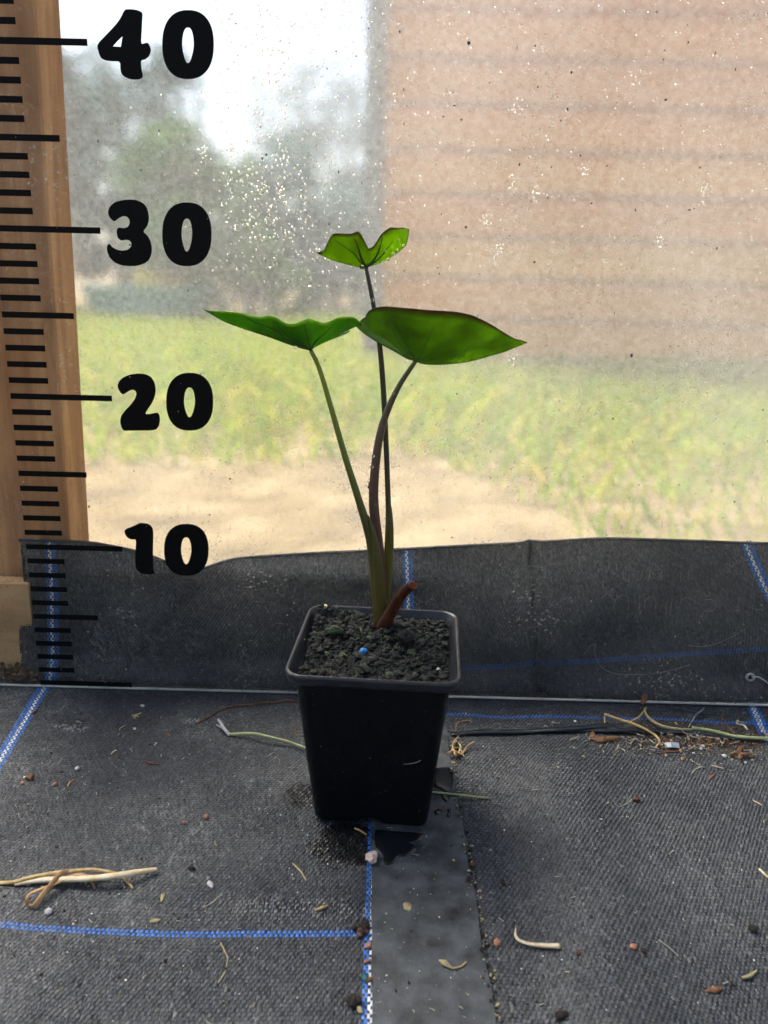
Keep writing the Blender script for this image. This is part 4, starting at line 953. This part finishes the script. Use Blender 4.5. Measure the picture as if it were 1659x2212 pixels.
# ------------------------------------------------------------------ debris on the fabric
def stalk(name, label, cat, pts, rad, m, sc=1, ox=0, oy=0, lift=None, flat=1.0, seg=6, group=None, parent=None):
    P = []
    for i, q in enumerate(pts):
        r0 = rad if not isinstance(rad, (list, tuple)) else max(rad)
        P.append(gp(ox + q[0] * sc, oy + q[1] * sc, r0 * .9 * flat + (lift[i] if lift else 0)))
    o = mk(name, *tube(smooth_path(P, 6), rad, seg, flat), m, parent)
    if label: tag(o, label, cat, group)
    return o
def bit(px, py, r, m, label, cat, name, sc=(1, 1, .7), rough=.4, sub=2, group=None):
    p = gp(px, py, r * sc[2] * .8); return tag(mk(name, *lump(p, r, sc, rough, sub), m), label, cat, group)
# straw bundle
a, ox, oy = .21825, 0, 1837.8
st = thing('straw_bundle', 'dry yellow straw with a curled blade, lying left of the pot', 'straw', gp(150, 1900))
stalk('straw_stalk', None, None, [(148, 332), (400, 290), (850, 275), (1100, 250), (1330, 215), (1555, 180)], [.0009, .0016, .0017, .0018, .0017, .0011], M['straw_pale'], a, ox, oy, (0, .001, .003, .004, .003, .001), .6, 8, parent=st)
stalk('straw_strand', None, None, [(-160, 330), (0, 320), (150, 306), (300, 265), (600, 210), (900, 185), (1000, 195), (1140, 222), (1230, 275), (1320, 375)], [.0010, .0011, .0012, .0011, .0009, .0008, .0006], M['straw'], a, ox, oy, (0, 0, .001, .002, .003, .004, .004, .003, .001, 0), .6, 7, parent=st)
stalk('curled_blade', None, None, [(1050, 240), (900, 250), (780, 235), (700, 252), (560, 320), (420, 372), (300, 425), (265, 485), (280, 535), (330, 552), (370, 510), (430, 430), (520, 320), (580, 242), (660, 203), (760, 212), (890, 292), (940, 375)], [.0008, .0011, .0013, .0012, .0012, .0014, .0012, .0009, .0003], M['straw_brown'], a, ox, oy, (.002, .003, .004, .003, .003, .004, .004, .003, .001, .001, .002, .003, .004, .004, .004, .003, .001, 0), .3, 8, parent=st)
# sprout and root left of the pot
a, ox, oy = .18188, 384, 1481.2
sp = thing('pulled_sprout', 'pulled seedling with pale green stem and forked white root beside the pot', 'seedling', gp(500, 1586))
stalk('stem', None, None, [(610, 580), (800, 568), (940, 574), (1100, 612), (1300, 662), (1560, 755)], [.0010, .0009, .0009, .0008, .0007], M['greenstem'], a, ox, oy, (0, .002, .003, .003, .002, .001), 1, 8, parent=sp)
stalk('white_root', None, None, [(615, 585), (560, 520), (510, 440), (475, 397)], [.0011, .0010, .0010, .0006], M['white'], a, ox, oy, (0, .002, .003, .004), 1, 8, parent=sp)
stalk('white_root', None, None, [(575, 535), (500, 482), (460, 466)], [.0008, .0006, .0003], M['white'], a, ox, oy, (.001, .001, .001), 1, 6, parent=sp)
stalk('root', 'long thin brown root lying along the foot of the board, left of the pot', 'root', [(210, 457), (350, 380), (480, 302), (600, 256), (800, 228), (900, 222), (1000, 202), (1150, 196), (1300, 175), (1400, 182), (1520, 205)], [.0004, .0006, .0007, .0007, .0008, .0007], M['root'], a, ox, oy)
stalk('rootlet', 'curled fine rootlet beside the pot, next to the seedling stem', 'root', [(1305, 645), (1290, 585), (1330, 542), (1390, 530), (1450, 500)], .0003, M['root'], a, ox, oy)
stalk('rootlet', 'hooked pale rootlet half under the pot edge', 'root', [(1510, 597), (1430, 590), (1395, 545), (1420, 492), (1490, 450)], .00028, M['root'], a, ox, oy)
stalk('grass_stem', 'straight yellow-green grass stem sticking out from under the pot', 'grass stem', [(905, 1708), (985, 1716), (1058, 1724)], [.0006, .0006, .0006], M['greenstem'])
bit(803, 1852, .0030, M['pinkwhite'], 'chalky white lump on the blue-stitched fabric edge in front of the pot', 'lump', 'chalk_lump', (1, 1.15, .8), .5, 3)
cl_ = thing('soil_clump', 'brown crumbly soil clump at the end of the blue stripe by the strip', 'soil clump', gp(787, 2012))
for k in range(22): mk('crumb', *lump(gp(784 + random.gauss(0, 7), 2010 + random.gauss(0, 11), .0008), random.uniform(.0006, .0016), (1, 1, .8), .6, 2), random.choice((M['bark'], M['darkbit'], M['darkbit'])), cl_)
bit(796, 2042, .0018, M['stone_o'], 'orange bark chip against the strip edge under the soil clump', 'bark chip', 'bark_chip', (1.1, .8, .5), .5)
bit(793, 2076, .0013, M['stone_o'], 'narrow reddish chip on the blue stitching by the strip', 'bark chip', 'bark_chip', (.6, 1.3, .5), .4)
bit(797, 2117, .0016, M['bark'], 'tan chip overlapping the teal flake', 'bark chip', 'bark_chip', (1, .8, .5), .4)
bit(789, 2111, .0018, M['teal'], 'teal plastic flake on the blue and white stitching', 'flake', 'teal_flake', (1.1, .8, .3), .3)
bit(765, 2161, .0026, M['darkbit'], 'dark round dirt pellet left of the blue and white stitching', 'pellet', 'dirt_pellet', (1.1, 1, .7), .4, 3)
bit(777, 2181, .0015, M['husk'], 'buff crumb touching the dark dirt pellet', 'crumb', 'buff_crumb', (1.3, .7, .5), .4)
bit(880, 1958, .0023, M['husk'], 'flat tan flake on the smooth strip', 'flake', 'tan_flake', (1.2, .9, .15), .4)
hk = thing('seed_husk', 'split grass seed husk with a bent stalk on the smooth strip', 'husk', gp(965, 2085))
stalk('husk_blade', None, None, [(948, 2074), (960, 2080), (977, 2092)], [.0003, .0016, .0003], M['husk'], flat=.5, parent=hk)
stalk('husk_stalk', None, None, [(977, 2092), (995, 2088), (1007, 2078)], .0004, M['straw'], parent=hk)
bit(1074, 2037, .0020, M['stone_o'], 'orange-pink stone chip just right of the strip edge', 'stone', 'stone_chip', (1.1, .8, .6), .35)
bit(1022, 1867, .0014, M['bark'], 'brown crumb against the right edge of the strip', 'crumb', 'brown_crumb', (1, .8, .8), .4)
bit(1087, 1906, .0016, M['darkbit'], 'dark seed on the fabric beside the strip', 'seed', 'dark_seed', (.7, 1.3, .7), .3)
a, ox, oy = .3386, 1097.2, 1535.5
stalk('bent_straw', 'bent cream straw hooked at one end on the right-hand fabric', 'straw', [(52, 1385), (47, 1425), (70, 1462), (130, 1485), (220, 1496), (332, 1500)], [.0002, .0007, .0007, .0008, .0011, .0013], M['straw_pale'], a, ox, oy, (.001, .001, .001, .001, .001, .001), .7)
bit(ox + 822 * a, oy + 566 * a, .0020, M['redbit'], 'shiny red-brown seed with a pale thread on the fabric', 'seed', 'brown_seed', (1.2, .75, .7), .2)
stalk('pale_thread', 'pale thread trailing from the red-brown seed', 'thread', [(790, 563), (765, 590), (715, 610)], .0002, M['hair'], a, ox, oy)
bit(ox + 803 * a, oy + 1503 * a, .0016, M['stone_o'], 'small orange stone beyond the hooked straw', 'stone', 'stone_chip', (1.1, .8, .6), .35)
bit(ox + 870 * a, oy + 1530 * a, .0013, M['darkbit'], 'dark crumb beside the small orange stone', 'crumb', 'dark_crumb')
bit(ox + 448 * a, oy + 1545 * a, .0012, M['bark'], 'brown and black crumb below the hooked straw', 'crumb', 'brown_crumb')
bit(ox + 1565 * a, oy + 1388 * a, .0020, M['darkbit'], 'large dark dirt pellet on the rumpled fabric near the right side', 'pellet', 'dirt_pellet', (1.2, .9, .7), .4)
bit(ox + 342 * a, oy + 1938 * a, .0022, M['darkbit'], 'dark seed with buff end on the right-hand fabric at the front', 'seed', 'dark_seed', (1.4, .9, .6), .4)
stalk('leaf_scrap', 'tan curled leaf scrap at the front of the right-hand fabric', 'leaf scrap', [(1255, 1788), (1310, 1782), (1362, 1768)], [.0003, .0016, .0008], M['leafbrown'], a, ox, oy, None, .3)
stalk('straw_piece', 'short curved buff straw above the tan leaf scrap', 'straw', [(1495, 1705), (1545, 1690), (1588, 1655)], [.0006, .0009, .0003], M['husk'], a, ox, oy)
stalk('dark_fibre', 'long thin grey fibre past the small orange stone', 'fibre', [(960, 1460), (1030, 1510), (1088, 1566)], .00022, M['hair'], a, ox, oy)
stalk('straw_piece', 'pale straw sliver at the right side of the rumpled fabric', 'straw', [(1605, 1010), (1640, 1045), (1680, 1075)], .0006, M['straw_pale'], a, ox, oy)
stalk('straw_piece', 'small cream straw sliver between the leaf litter and the red-brown seed', 'straw', [(1562, 570), (1590, 585), (1622, 602)], .0004, M['straw_pale'], a, ox, oy)
stalk('leaf_scrap', 'narrow orange-brown leaf scrap below the leaf litter', 'leaf scrap', [(1283, 438), (1300, 420), (1320, 405)], [.0002, .0010, .0003], M['leafbrown'], a, ox, oy, None, .4)
# black strap
a, ox, oy = .4378, 932.6, 1426.4
bs = thing('plastic_strap', 'torn glossy black plastic strap lying along the right-hand fabric', 'strap', gp(1200, 1578))
stalk('strap_strand', None, None, [(95, 366), (250, 352), (450, 350), (650, 338), (850, 321), (955, 312)], [.0016, .0022, .0020, .0024, .0022, .0005], M['blackplastic'], a, ox, oy, (0, .001, .001, .002, .002, .003), .35, 6, parent=bs)
stalk('strap_strand', None, None, [(600, 346), (850, 345), (1000, 340), (1150, 350), (1300, 352), (1450, 380), (1760, 390)], [.001, .0024, .0022, .0022, .0018, .0014], M['blackplastic'], a, ox, oy, (0, .001, .002, .001, .001, .001, .001), .35, 6, parent=bs)
stalk('black_strand', 'thin black strip of torn plastic leaving the foot of the board', 'strap', [(1130, 230), (1210, 238), (1300, 258), (1400, 268)], [.0004, .0010, .0010, .0003], M['blackplastic'], a, ox, oy, None, .5)
# litter on the right
a, ox, oy = .2394, 1261.8, 1470.2
stalk('loose_straw', 'long bent buff stem crossing the black plastic strap', 'stem', [(183, 300), (300, 345), (420, 382), (520, 422), (600, 466), (655, 505), (680, 552), (642, 606)], [.0009, .0010, .0010, .0009, .0008, .0006], M['straw'], a, ox, oy, (.006, .005, .004, .004, .003, .002, .001, 0))
stalk('loose_straw', 'curved greenish stem running from the board edge to the strap', 'stem', [(545, 250), (565, 315), (640, 380), (720, 415), (840, 436), (990, 440)], [.0006, .0008, .0010, .0011, .0009, .0006], M['husk'], a, ox, oy, (.004, .003, .002, .002, .001, .001))
stalk('loose_straw', 'slender stem forking from the long bent stem toward the board', 'stem', [(415, 372), (500, 322), (562, 240)], .0005, M['straw'], a, ox, oy, (.003, .003, .004))
stalk('loose_straw', 'thick pale green stem lying beyond the strap end', 'stem', [(978, 425), (1150, 452), (1300, 490), (1400, 510), (1760, 530)], [.0011, .0012, .0013, .0014, .0014], M['greenstem'], a, ox, oy, (.002, .001, .001, .001, .001))
stalk('loose_straw', 'short upright stem stub by the start of the blue stripe litter', 'stem', [(188, 430), (184, 318)], .0006, M['straw'], a, ox, oy, (0, 0))
tg = thing('white_tag', 'small white plastic sliver propped on a thin stalk behind the strap', 'tag', gp(ox + 990 * a, oy + 360 * a))
p0, p1 = gp(ox + 992 * a, oy + 320 * a, .003), gp(ox + 1072 * a, oy + 264 * a, .004); q_ = Vector((.0006, 0, .0012))
mk('tag_blade', [p0 - q_, p0 + q_, p1 + q_, p1 - q_, p0 - q_ + Vector((0, .0003, 0)), p0 + q_ + Vector((0, .0003, 0)), p1 + q_ + Vector((0, .0003, 0)), p1 - q_ + Vector((0, .0003, 0))], [(0, 3, 2, 1), (4, 5, 6, 7), (0, 1, 5, 4), (2, 3, 7, 6), (1, 2, 6, 5), (0, 4, 7, 3)], M['greyplastic'], tg, False)
stalk('tag_stalk', None, None, [(1000, 322), (970, 370), (940, 422)], .0003, M['hair'], a, ox, oy, (.003, .002, 0), parent=tg)
# grey film scrap
P = [gp(ox + x * a, oy + y * a, d) for x, y, d in ((712, 560, .001), (780, 556, .003), (855, 558, .002), (862, 606, .001), (790, 600, .002), (745, 603, .0005))]
V = P + [p - Vector((0, 0, .0002)) for p in P]
tag(mk('plastic_scrap', V, [(5, 4, 3, 2, 1, 0), (6, 7, 8, 9, 10, 11)] + [(k, (k + 1) % 6, 6 + (k + 1) % 6, 6 + k) for k in range(6)], M['greyplastic'], None, False), 'torn pale grey plastic scrap in the litter', 'plastic scrap')
stalk('curled_leaf', 'curled rusty brown dead leaf at the near edge of the strap', 'dead leaf', [(75, 462), (85, 510), (120, 535), (200, 525), (330, 515)], [.0010, .0022, .0026, .0022, .0004], M['leafbrown'], a, ox, oy, (.002, .001, 0, .001, 0), .45, 8)
lf = thing('dead_leaf', 'star-shaped brown dead leaf with stalk in the litter', 'dead leaf', gp(ox + 1400 * a, oy + 650 * a))
for q in ([(1400, 655), (1410, 610), (1455, 585)], [(1400, 655), (1350, 650), (1310, 665)], [(1400, 655), (1410, 690), (1395, 715)], [(1400, 655), (1460, 660), (1535, 650)]):
    stalk('leaf_lobe', None, None, q, [.0014, .0016, .0003], M['leafbrown'], a, ox, oy, (.001, .002, .001), .4, parent=lf)
stalk('upright_leaf', 'curled brown leaf leaning on the foot of the acrylic board', 'dead leaf', [(525, 215), (540, 170), (555, 125), (535, 112)], [.0006, .0022, .0016, .0003], M['leafbrown'], a, ox, oy, (.001, .002, .003, .003), .4, 8)
stalk('twig', 'dark thin twig below the grey plastic scrap', 'twig', [(660, 652), (760, 642), (865, 636)], [.0004, .0006, .0004], M['root'], a, ox, oy)
stalk('twig', 'forked pale twig below the litter, longer branch', 'twig', [(965, 842), (1010, 800), (1050, 780), (1092, 785)], [.0002, .0004, .0004], M['hair'], a, ox, oy)
stalk('twig', 'forked pale twig below the litter, shorter branch', 'twig', [(955, 712), (1005, 745), (1062, 772)], [.0002, .0004, .0003], M['hair'], a, ox, oy)
stalk('twig', 'straight white twig beside the forked pale twig', 'twig', [(1140, 765), (1200, 778), (1257, 792)], [.0004, .0005, .0004], M['straw_pale'], a, ox, oy)
stalk('root_curl', 'kinked cream rootlet beyond the thick pale stem', 'root', [(1388, 360), (1380, 388), (1440, 402), (1475, 442)], .0006, M['straw_pale'], a, ox, oy)
stalk('root_curl', 'thin brown rootlet hanging down to the pale stem', 'root', [(1245, 330), (1252, 390), (1290, 415), (1345, 465)], .0005, M['root'], a, ox, oy)
stalk('straw_piece', 'hooked buff sliver seen through the board above its foot', 'straw', [(965, 150), (955, 105), (992, 60)], .0005, M['husk'], a, ox, oy)
bit(ox + 1265 * a, oy + 679 * a, .0015, M['white'], 'largest white perlite grain in the litter', 'perlite', 'perlite', rough=.3)
bit(ox + 1072 * a, oy + 589 * a, .0011, M['white'], 'white perlite grain by the grey plastic scrap', 'perlite', 'perlite', rough=.3)
bit(ox + 1056 * a, oy + 612 * a, .0010, M['white'], 'white perlite grain just below another beside the grey scrap', 'perlite', 'perlite', rough=.3)
bit(ox + 990 * a, oy + 656 * a, .0010, M['stone_w'], 'grey-white grain above the forked twig', 'perlite', 'perlite', rough=.3)
bit(ox + 1455 * a, oy + 736 * a, .0010, M['white'], 'white perlite grain under the star-shaped leaf', 'perlite', 'perlite', rough=.3)
bit(1242, 1558, .0010, M['white'], 'white perlite grain on the blue stripe near the pot', 'perlite', 'perlite', rough=.3)
bit(ox + 1197 * a, oy + 522 * a, .0018, M['stone_o'], 'orange-brown stone by the thick pale stem', 'stone', 'stone_chip', (1, .8, .6))
bit(ox + 890 * a, oy + 706 * a, .0014, M['stone_o'], 'pinkish stone on a dark crumb below the litter', 'stone', 'stone_chip', (1, .8, .6))
bit(ox + 1018 * a, oy + 491 * a, .0016, M['stone_w'], 'pale pink rectangular chip at the strap', 'stone', 'stone_chip', (1.4, .6, .5), .2)
bit(ox + 775 * a, oy + 487 * a, .0014, M['straw_pale'], 'cream chip beside the strap', 'chip', 'cream_chip', (1.6, .6, .4), .3)
bit(ox + 690 * a, oy + 575 * a, .0014, M['straw_pale'], 'cream husk next to the grey plastic scrap', 'husk', 'cream_husk', (.7, 1.5, .4), .3)
# tangled root tuft by the strip
rt_ = thing('root_tuft', 'tangled dry root tuft at the right edge of the strip behind the pot', 'root tuft', gp(985, 1618))
for q in ([(975, 1625), (982, 1605), (990, 1590)], [(980, 1630), (1000, 1625), (1010, 1612), (1026, 1602), (1028, 1608)], [(966, 1628), (980, 1622), (998, 1630)], [(984, 1632), (978, 1610), (985, 1596)], [(990, 1628), (995, 1612), (985, 1600)], [(976, 1618), (992, 1616), (1002, 1634)]):
    stalk('rootlet', None, None, q, [.0007, .0006, .0003], random.choice((M['straw'], M['straw_brown'])), 1, 0, 0, [random.uniform(0, .004) for _ in q], parent=rt_)
stalk('rootlet', 'fine looped rootlet near the strap end by the pot', 'root', [(985, 1578), (988, 1562), (1010, 1556), (1020, 1560)], .0003, M['straw_brown'])
# bits on the left sheet
a, ox, oy = .3307, 0, 1480.7
def L(x, y): return ox + x * a, oy + y * a
tf = thing('dry_tuft', 'small frayed straw tuft below the foot of the board', 'tuft', gp(*L(890, 195)))
for q in ([(862, 200), (890, 190), (922, 175)], [(870, 215), (888, 192), (900, 185)], [(880, 218), (892, 195), (925, 180)], [(862, 192), (885, 196), (905, 205)]):
    stalk('tuft_strand', None, None, q, [.0003, .0005, .0003], M['husk'], a, ox, oy, parent=tf)
bit(*L(932, 132), .0013, M['white'], 'white fluffy flake right under the board foot', 'flake', 'white_flake', (.8, 1.3, .5), .6)
bit(*L(505, 541), .0016, M['stone_w'], 'cream stone on the open fabric left of the pot', 'stone', 'stone_chip', (1.1, .9, .6), .3)
bit(*L(195, 597), .0022, M['leafbrown'], 'ragged brown plant scrap on the far left of the fabric', 'plant scrap', 'plant_scrap', (1.3, 1, .5), .7)
bit(*L(359, 642), .0014, M['stone_o'], 'tan stone near the ragged brown scrap', 'stone', 'stone_chip', (1.1, .8, .6), .3)
bit(*L(147, 636), .0013, M['stone_o'], 'small tan stone touching the ragged brown scrap', 'stone', 'stone_chip', (1.1, .8, .6), .3)
bit(*L(1347, 856), .0016, M['stone_o'], 'round orange stone on the fabric between straw and pot', 'stone', 'stone_chip', (1, 1, .8), .15)
bit(*L(1200, 896), .0010, M['stone_o'], 'tiny orange grain left of the round orange stone', 'stone', 'stone_chip', (1, 1, .8), .15)
bit(*L(1375, 1300), .0018, M['stone_w'], 'flat pinkish chip right of the straw bundle', 'chip', 'pink_chip', (1.5, .8, .4), .25)
bit(*L(315, 1476), .0019, M['stone_w'], 'translucent white stone under the straw loop', 'stone', 'stone_chip', (1.1, .9, .6), .25)
bit(*L(1012, 1536), .0016, M['husk'], 'flat tan chip just above the blue stripe', 'chip', 'tan_chip', (1.6, .7, .3), .2)
bit(*L(1252, 1190), .0014, M['darkbit'], 'black dirt crumb above the pinkish chip', 'crumb', 'dark_crumb', (1.3, .9, .6), .5)
bit(*L(880, 282), .0009, M['white'], 'white grain near the root tip', 'grain', 'white_grain')
bit(*L(1107, 324), .0010, M['stone_o'], 'orange grain near the white seedling root', 'grain', 'orange_grain')
bit(*L(160, 600), .0008, M['straw_pale'], 'cream speck beside the ragged brown scrap', 'speck', 'cream_speck')
stalk('twig', 'red-brown twig on the fabric below the frayed tuft', 'twig', [(948, 493), (985, 510), (1042, 514)], [.0007, .0006, .0003], M['redbit'], a, ox, oy)
bit(*L(776, 463), .0010, M['redbit'], 'tiny red-brown scrap near the red-brown twig', 'scrap', 'brown_scrap', (1, 1, .5), .7)
stalk('twig', 'short brown stick beside the striped edge below the board', 'twig', [(210, 187), (232, 165), (252, 145)], [.0006, .0008, .0005], M['root'], a, ox, oy)
stalk('straw_piece', 'curved thin yellow straw near the tan stone', 'straw', [(445, 658), (455, 635), (487, 610)], [.0005, .0005, .0003], M['straw'], a, ox, oy)
stalk('straw_piece', 'thin pale curved fibre between the two orange grains', 'fibre', [(728, 445), (742, 430), (760, 422)], .0003, M['straw_pale'], a, ox, oy)
stalk('fibre', 'wiry yellow fibre below the blue stripe', 'fibre', [(1442, 1680), (1470, 1740), (1487, 1790), (1465, 1880), (1425, 1942)], .0003, M['husk'], a, ox, oy)
stalk('fibre', 'thin pale fibre right of the seed husk by the straw', 'fibre', [(1325, 1450), (1385, 1420), (1420, 1390), (1450, 1362)], .00028, M['hair'], a, ox, oy)
stalk('fibre', 'bent brown fibre on the damp fabric in front of the pot', 'fibre', [(632, 1865), (648, 1880), (662, 1902)], .0004, M['husk'])
stalk('fibre', 'yellow straw sliver at the front foot of the pot', 'straw', [(766, 1789), (778, 1794), (792, 1803)], .0005, M['straw'])
hk2 = thing('seed_husk', 'split pale seed husk right of the straw bundle', 'husk', gp(*L(1060, 1385)))
for q in ([(1052, 1412), (1060, 1385), (1057, 1358)], [(1052, 1412), (1064, 1385), (1074, 1356)]): stalk('husk_blade', None, None, q, [.0003, .0010, .0002], M['husk'], a, ox, oy, None, .5, parent=hk2)
stalk('straw_piece', 'small buff straw above the blue stripe near the strip', 'straw', [(681, 1966), (695, 1961), (708, 1956)], [.0004, .0008, .0003], M['straw'])

# puddles of water on the strip
def puddle(pts, label):
    c = Vector((sum(p[0] for p in pts) / len(pts), sum(p[1] for p in pts) / len(pts), 0)); ring = [Vector((p[0], p[1], 0)) for p in pts]
    ring = smooth_path(ring + [ring[0]], 4)[:-1]; V, Fc = [], []
    for f, h in ((1.0, .00005), (.93, .0004), (.6, .0006)):
        for p in ring: q = gp(*(c.lerp(p, f).xy)); q.z += h; V.append(q)
    n = len(ring); Fc = [(i * n + k, i * n + (k + 1) % n, (i + 1) * n + (k + 1) % n, (i + 1) * n + k) for i in range(2) for k in range(n)] + [tuple(2 * n + k for k in range(n))]
    tag(mk('puddle', V, Fc, M['wet']), label, 'water', 'spilt water by the pot')
M['wet'] = mat('spilt_water', lin('#191c20'), lin('#0e1012'), 90, .25, .1, .5)
puddle([(938, 1660), (960, 1657), (976, 1660), (979, 1680), (976, 1700), (968, 1710), (950, 1705), (935, 1697), (932, 1680)], 'dark spilt water patch on the strip at the right side of the pot')
puddle([(811, 1792), (850, 1795), (908, 1800), (914, 1806), (908, 1816), (893, 1822), (900, 1836), (880, 1850), (862, 1852), (848, 1866), (832, 1868), (826, 1848), (812, 1830), (809, 1810)], 'dark spilt water patch on the strip in front of the pot')
puddle([(938, 1752), (947, 1748), (955, 1753), (950, 1760), (940, 1760)], 'small oval water bead on the strip')
puddle([(966, 1748), (973, 1748), (974, 1756), (972, 1765), (965, 1763), (968, 1756)], 'small narrow water bead on the strip beside the oval one')
puddle([(952, 1712), (965, 1712), (972, 1724), (966, 1733), (956, 1726)], 'short water trickle under the grass stem')

# grit, dust and perlite specks: too many to count
def grit(n, seed, mats, region, rmin, rmax, name, label, clump=None):
    rs = random.Random(seed); parts = []
    for k in range(n):
        px, py = region(rs); p = gp(px, py); r = rmin * (rmax / rmin) ** (rs.random() ** 2.8)
        parts.append(lump(p + Vector((0, 0, r * .4)), r, (rs.uniform(.7, 1.6), rs.uniform(.6, 1.1), .6), .4, 1))
    tag(mk(name, *join(parts), mats, None, False), label, 'grit', kind='stuff')
allr = lambda rs: (rs.uniform(-20, 1680), 1540 + 690 * rs.random() ** 1.25)
grit(520, 1, M['white'], allr, .00014, .0005, 'white_grit', 'fine white perlite specks sprinkled over the fabric')
grit(420, 2, M['husk'], allr, .00015, .0006, 'buff_grit', 'fine buff chaff specks sprinkled over the fabric')
grit(500, 3, M['darkbit'], allr, .0002, .0009, 'dark_grit', 'fine dark dirt specks sprinkled over the fabric')
grit(700, 4, M['bark'], lambda rs: (min(1680, max(1270, rs.gauss(1500, 90))), rs.gauss(1602, 12)), .0003, .0014, 'mulch_litter', 'brown mulch litter gathered along the black strap')
grit(260, 5, M['husk'], lambda rs: (min(1680, max(1250, rs.gauss(1520, 110))), rs.gauss(1610, 20)), .0003, .0012, 'chaff_litter', 'pale chaff mixed into the litter by the strap')
grit(160, 6, M['darkbit'], lambda rs: (rs.uniform(960, 1068) , 0), .0003, .001, 'edge_dirt', 'dirt crumbs lined up along the right edge of the strip') if False else None
def edge_region(rs):
    f = rs.random(); return 968 + 104 * f + rs.gauss(5, 6), 1610 + 600 * f
grit(90, 7, M['husk'], edge_region, .0003, .001, 'edge_chaff', 'pale chaff lined up along the right edge of the strip')
grit(130, 8, M['darkbit'], edge_region, .0003, .0013, 'edge_dirt', 'dirt crumbs lined up along the right edge of the strip')
def fibres(n, seed):
    rs = random.Random(seed); parts = []
    for k in range(n):
        px, py = allr(rs); a_ = rs.uniform(0, 6.28); l = rs.uniform(4, 16); P = [gp(px + l * t_ * math.cos(a_ + t_ * rs.uniform(-.6, .6)), py + .7 * l * t_ * math.sin(a_), .0004) for t_ in (0, .5, 1)]
        parts.append(tube(smooth_path(P, 3), rs.choice((.00012, .00018, .0003)), 4))
    for k in range(70):
        px, py = rs.gauss(1500, 100), rs.gauss(1600, 16); a_ = rs.uniform(0, 6.28); l = rs.uniform(8, 26); P = [gp(px + l * t_ * math.cos(a_ + t_ * rs.uniform(-.6, .6)), py + .6 * l * t_ * math.sin(a_), .0005 + .002 * rs.random()) for t_ in (0, .5, 1)]
        parts.append(tube(smooth_path(P, 3), rs.choice((.0002, .0003, .0004)), 4))
    tag(mk('chaff_fibres', *join(parts), M['hair']), 'scattered hair-fine plant fibres on the fabric', 'fibres', kind='stuff')
fibres(120, 9)
# dirt heap at the far left foot of the baseboard
parts = []
for k in range(120):
    p = Vector((random.uniform(-.30, -.243), random.uniform(.486, .499), 0)); r = random.uniform(.001, .003); hgt = .012 * max(0, 1 - abs(p.x + .262) / .04) * random.random()
    parts.append(lump(p + Vector((0, 0, hgt + r * .5)), r, (1, 1, .8), .5, 1))
tag(mk('dirt_heap', *join(parts), mat('brown_dirt', lin('#6b5640'), lin('#3e3124'), 400, .9, .6), None, False), 'small heap of brown dirt at the foot of the tan board', 'dirt', kind='stuff')
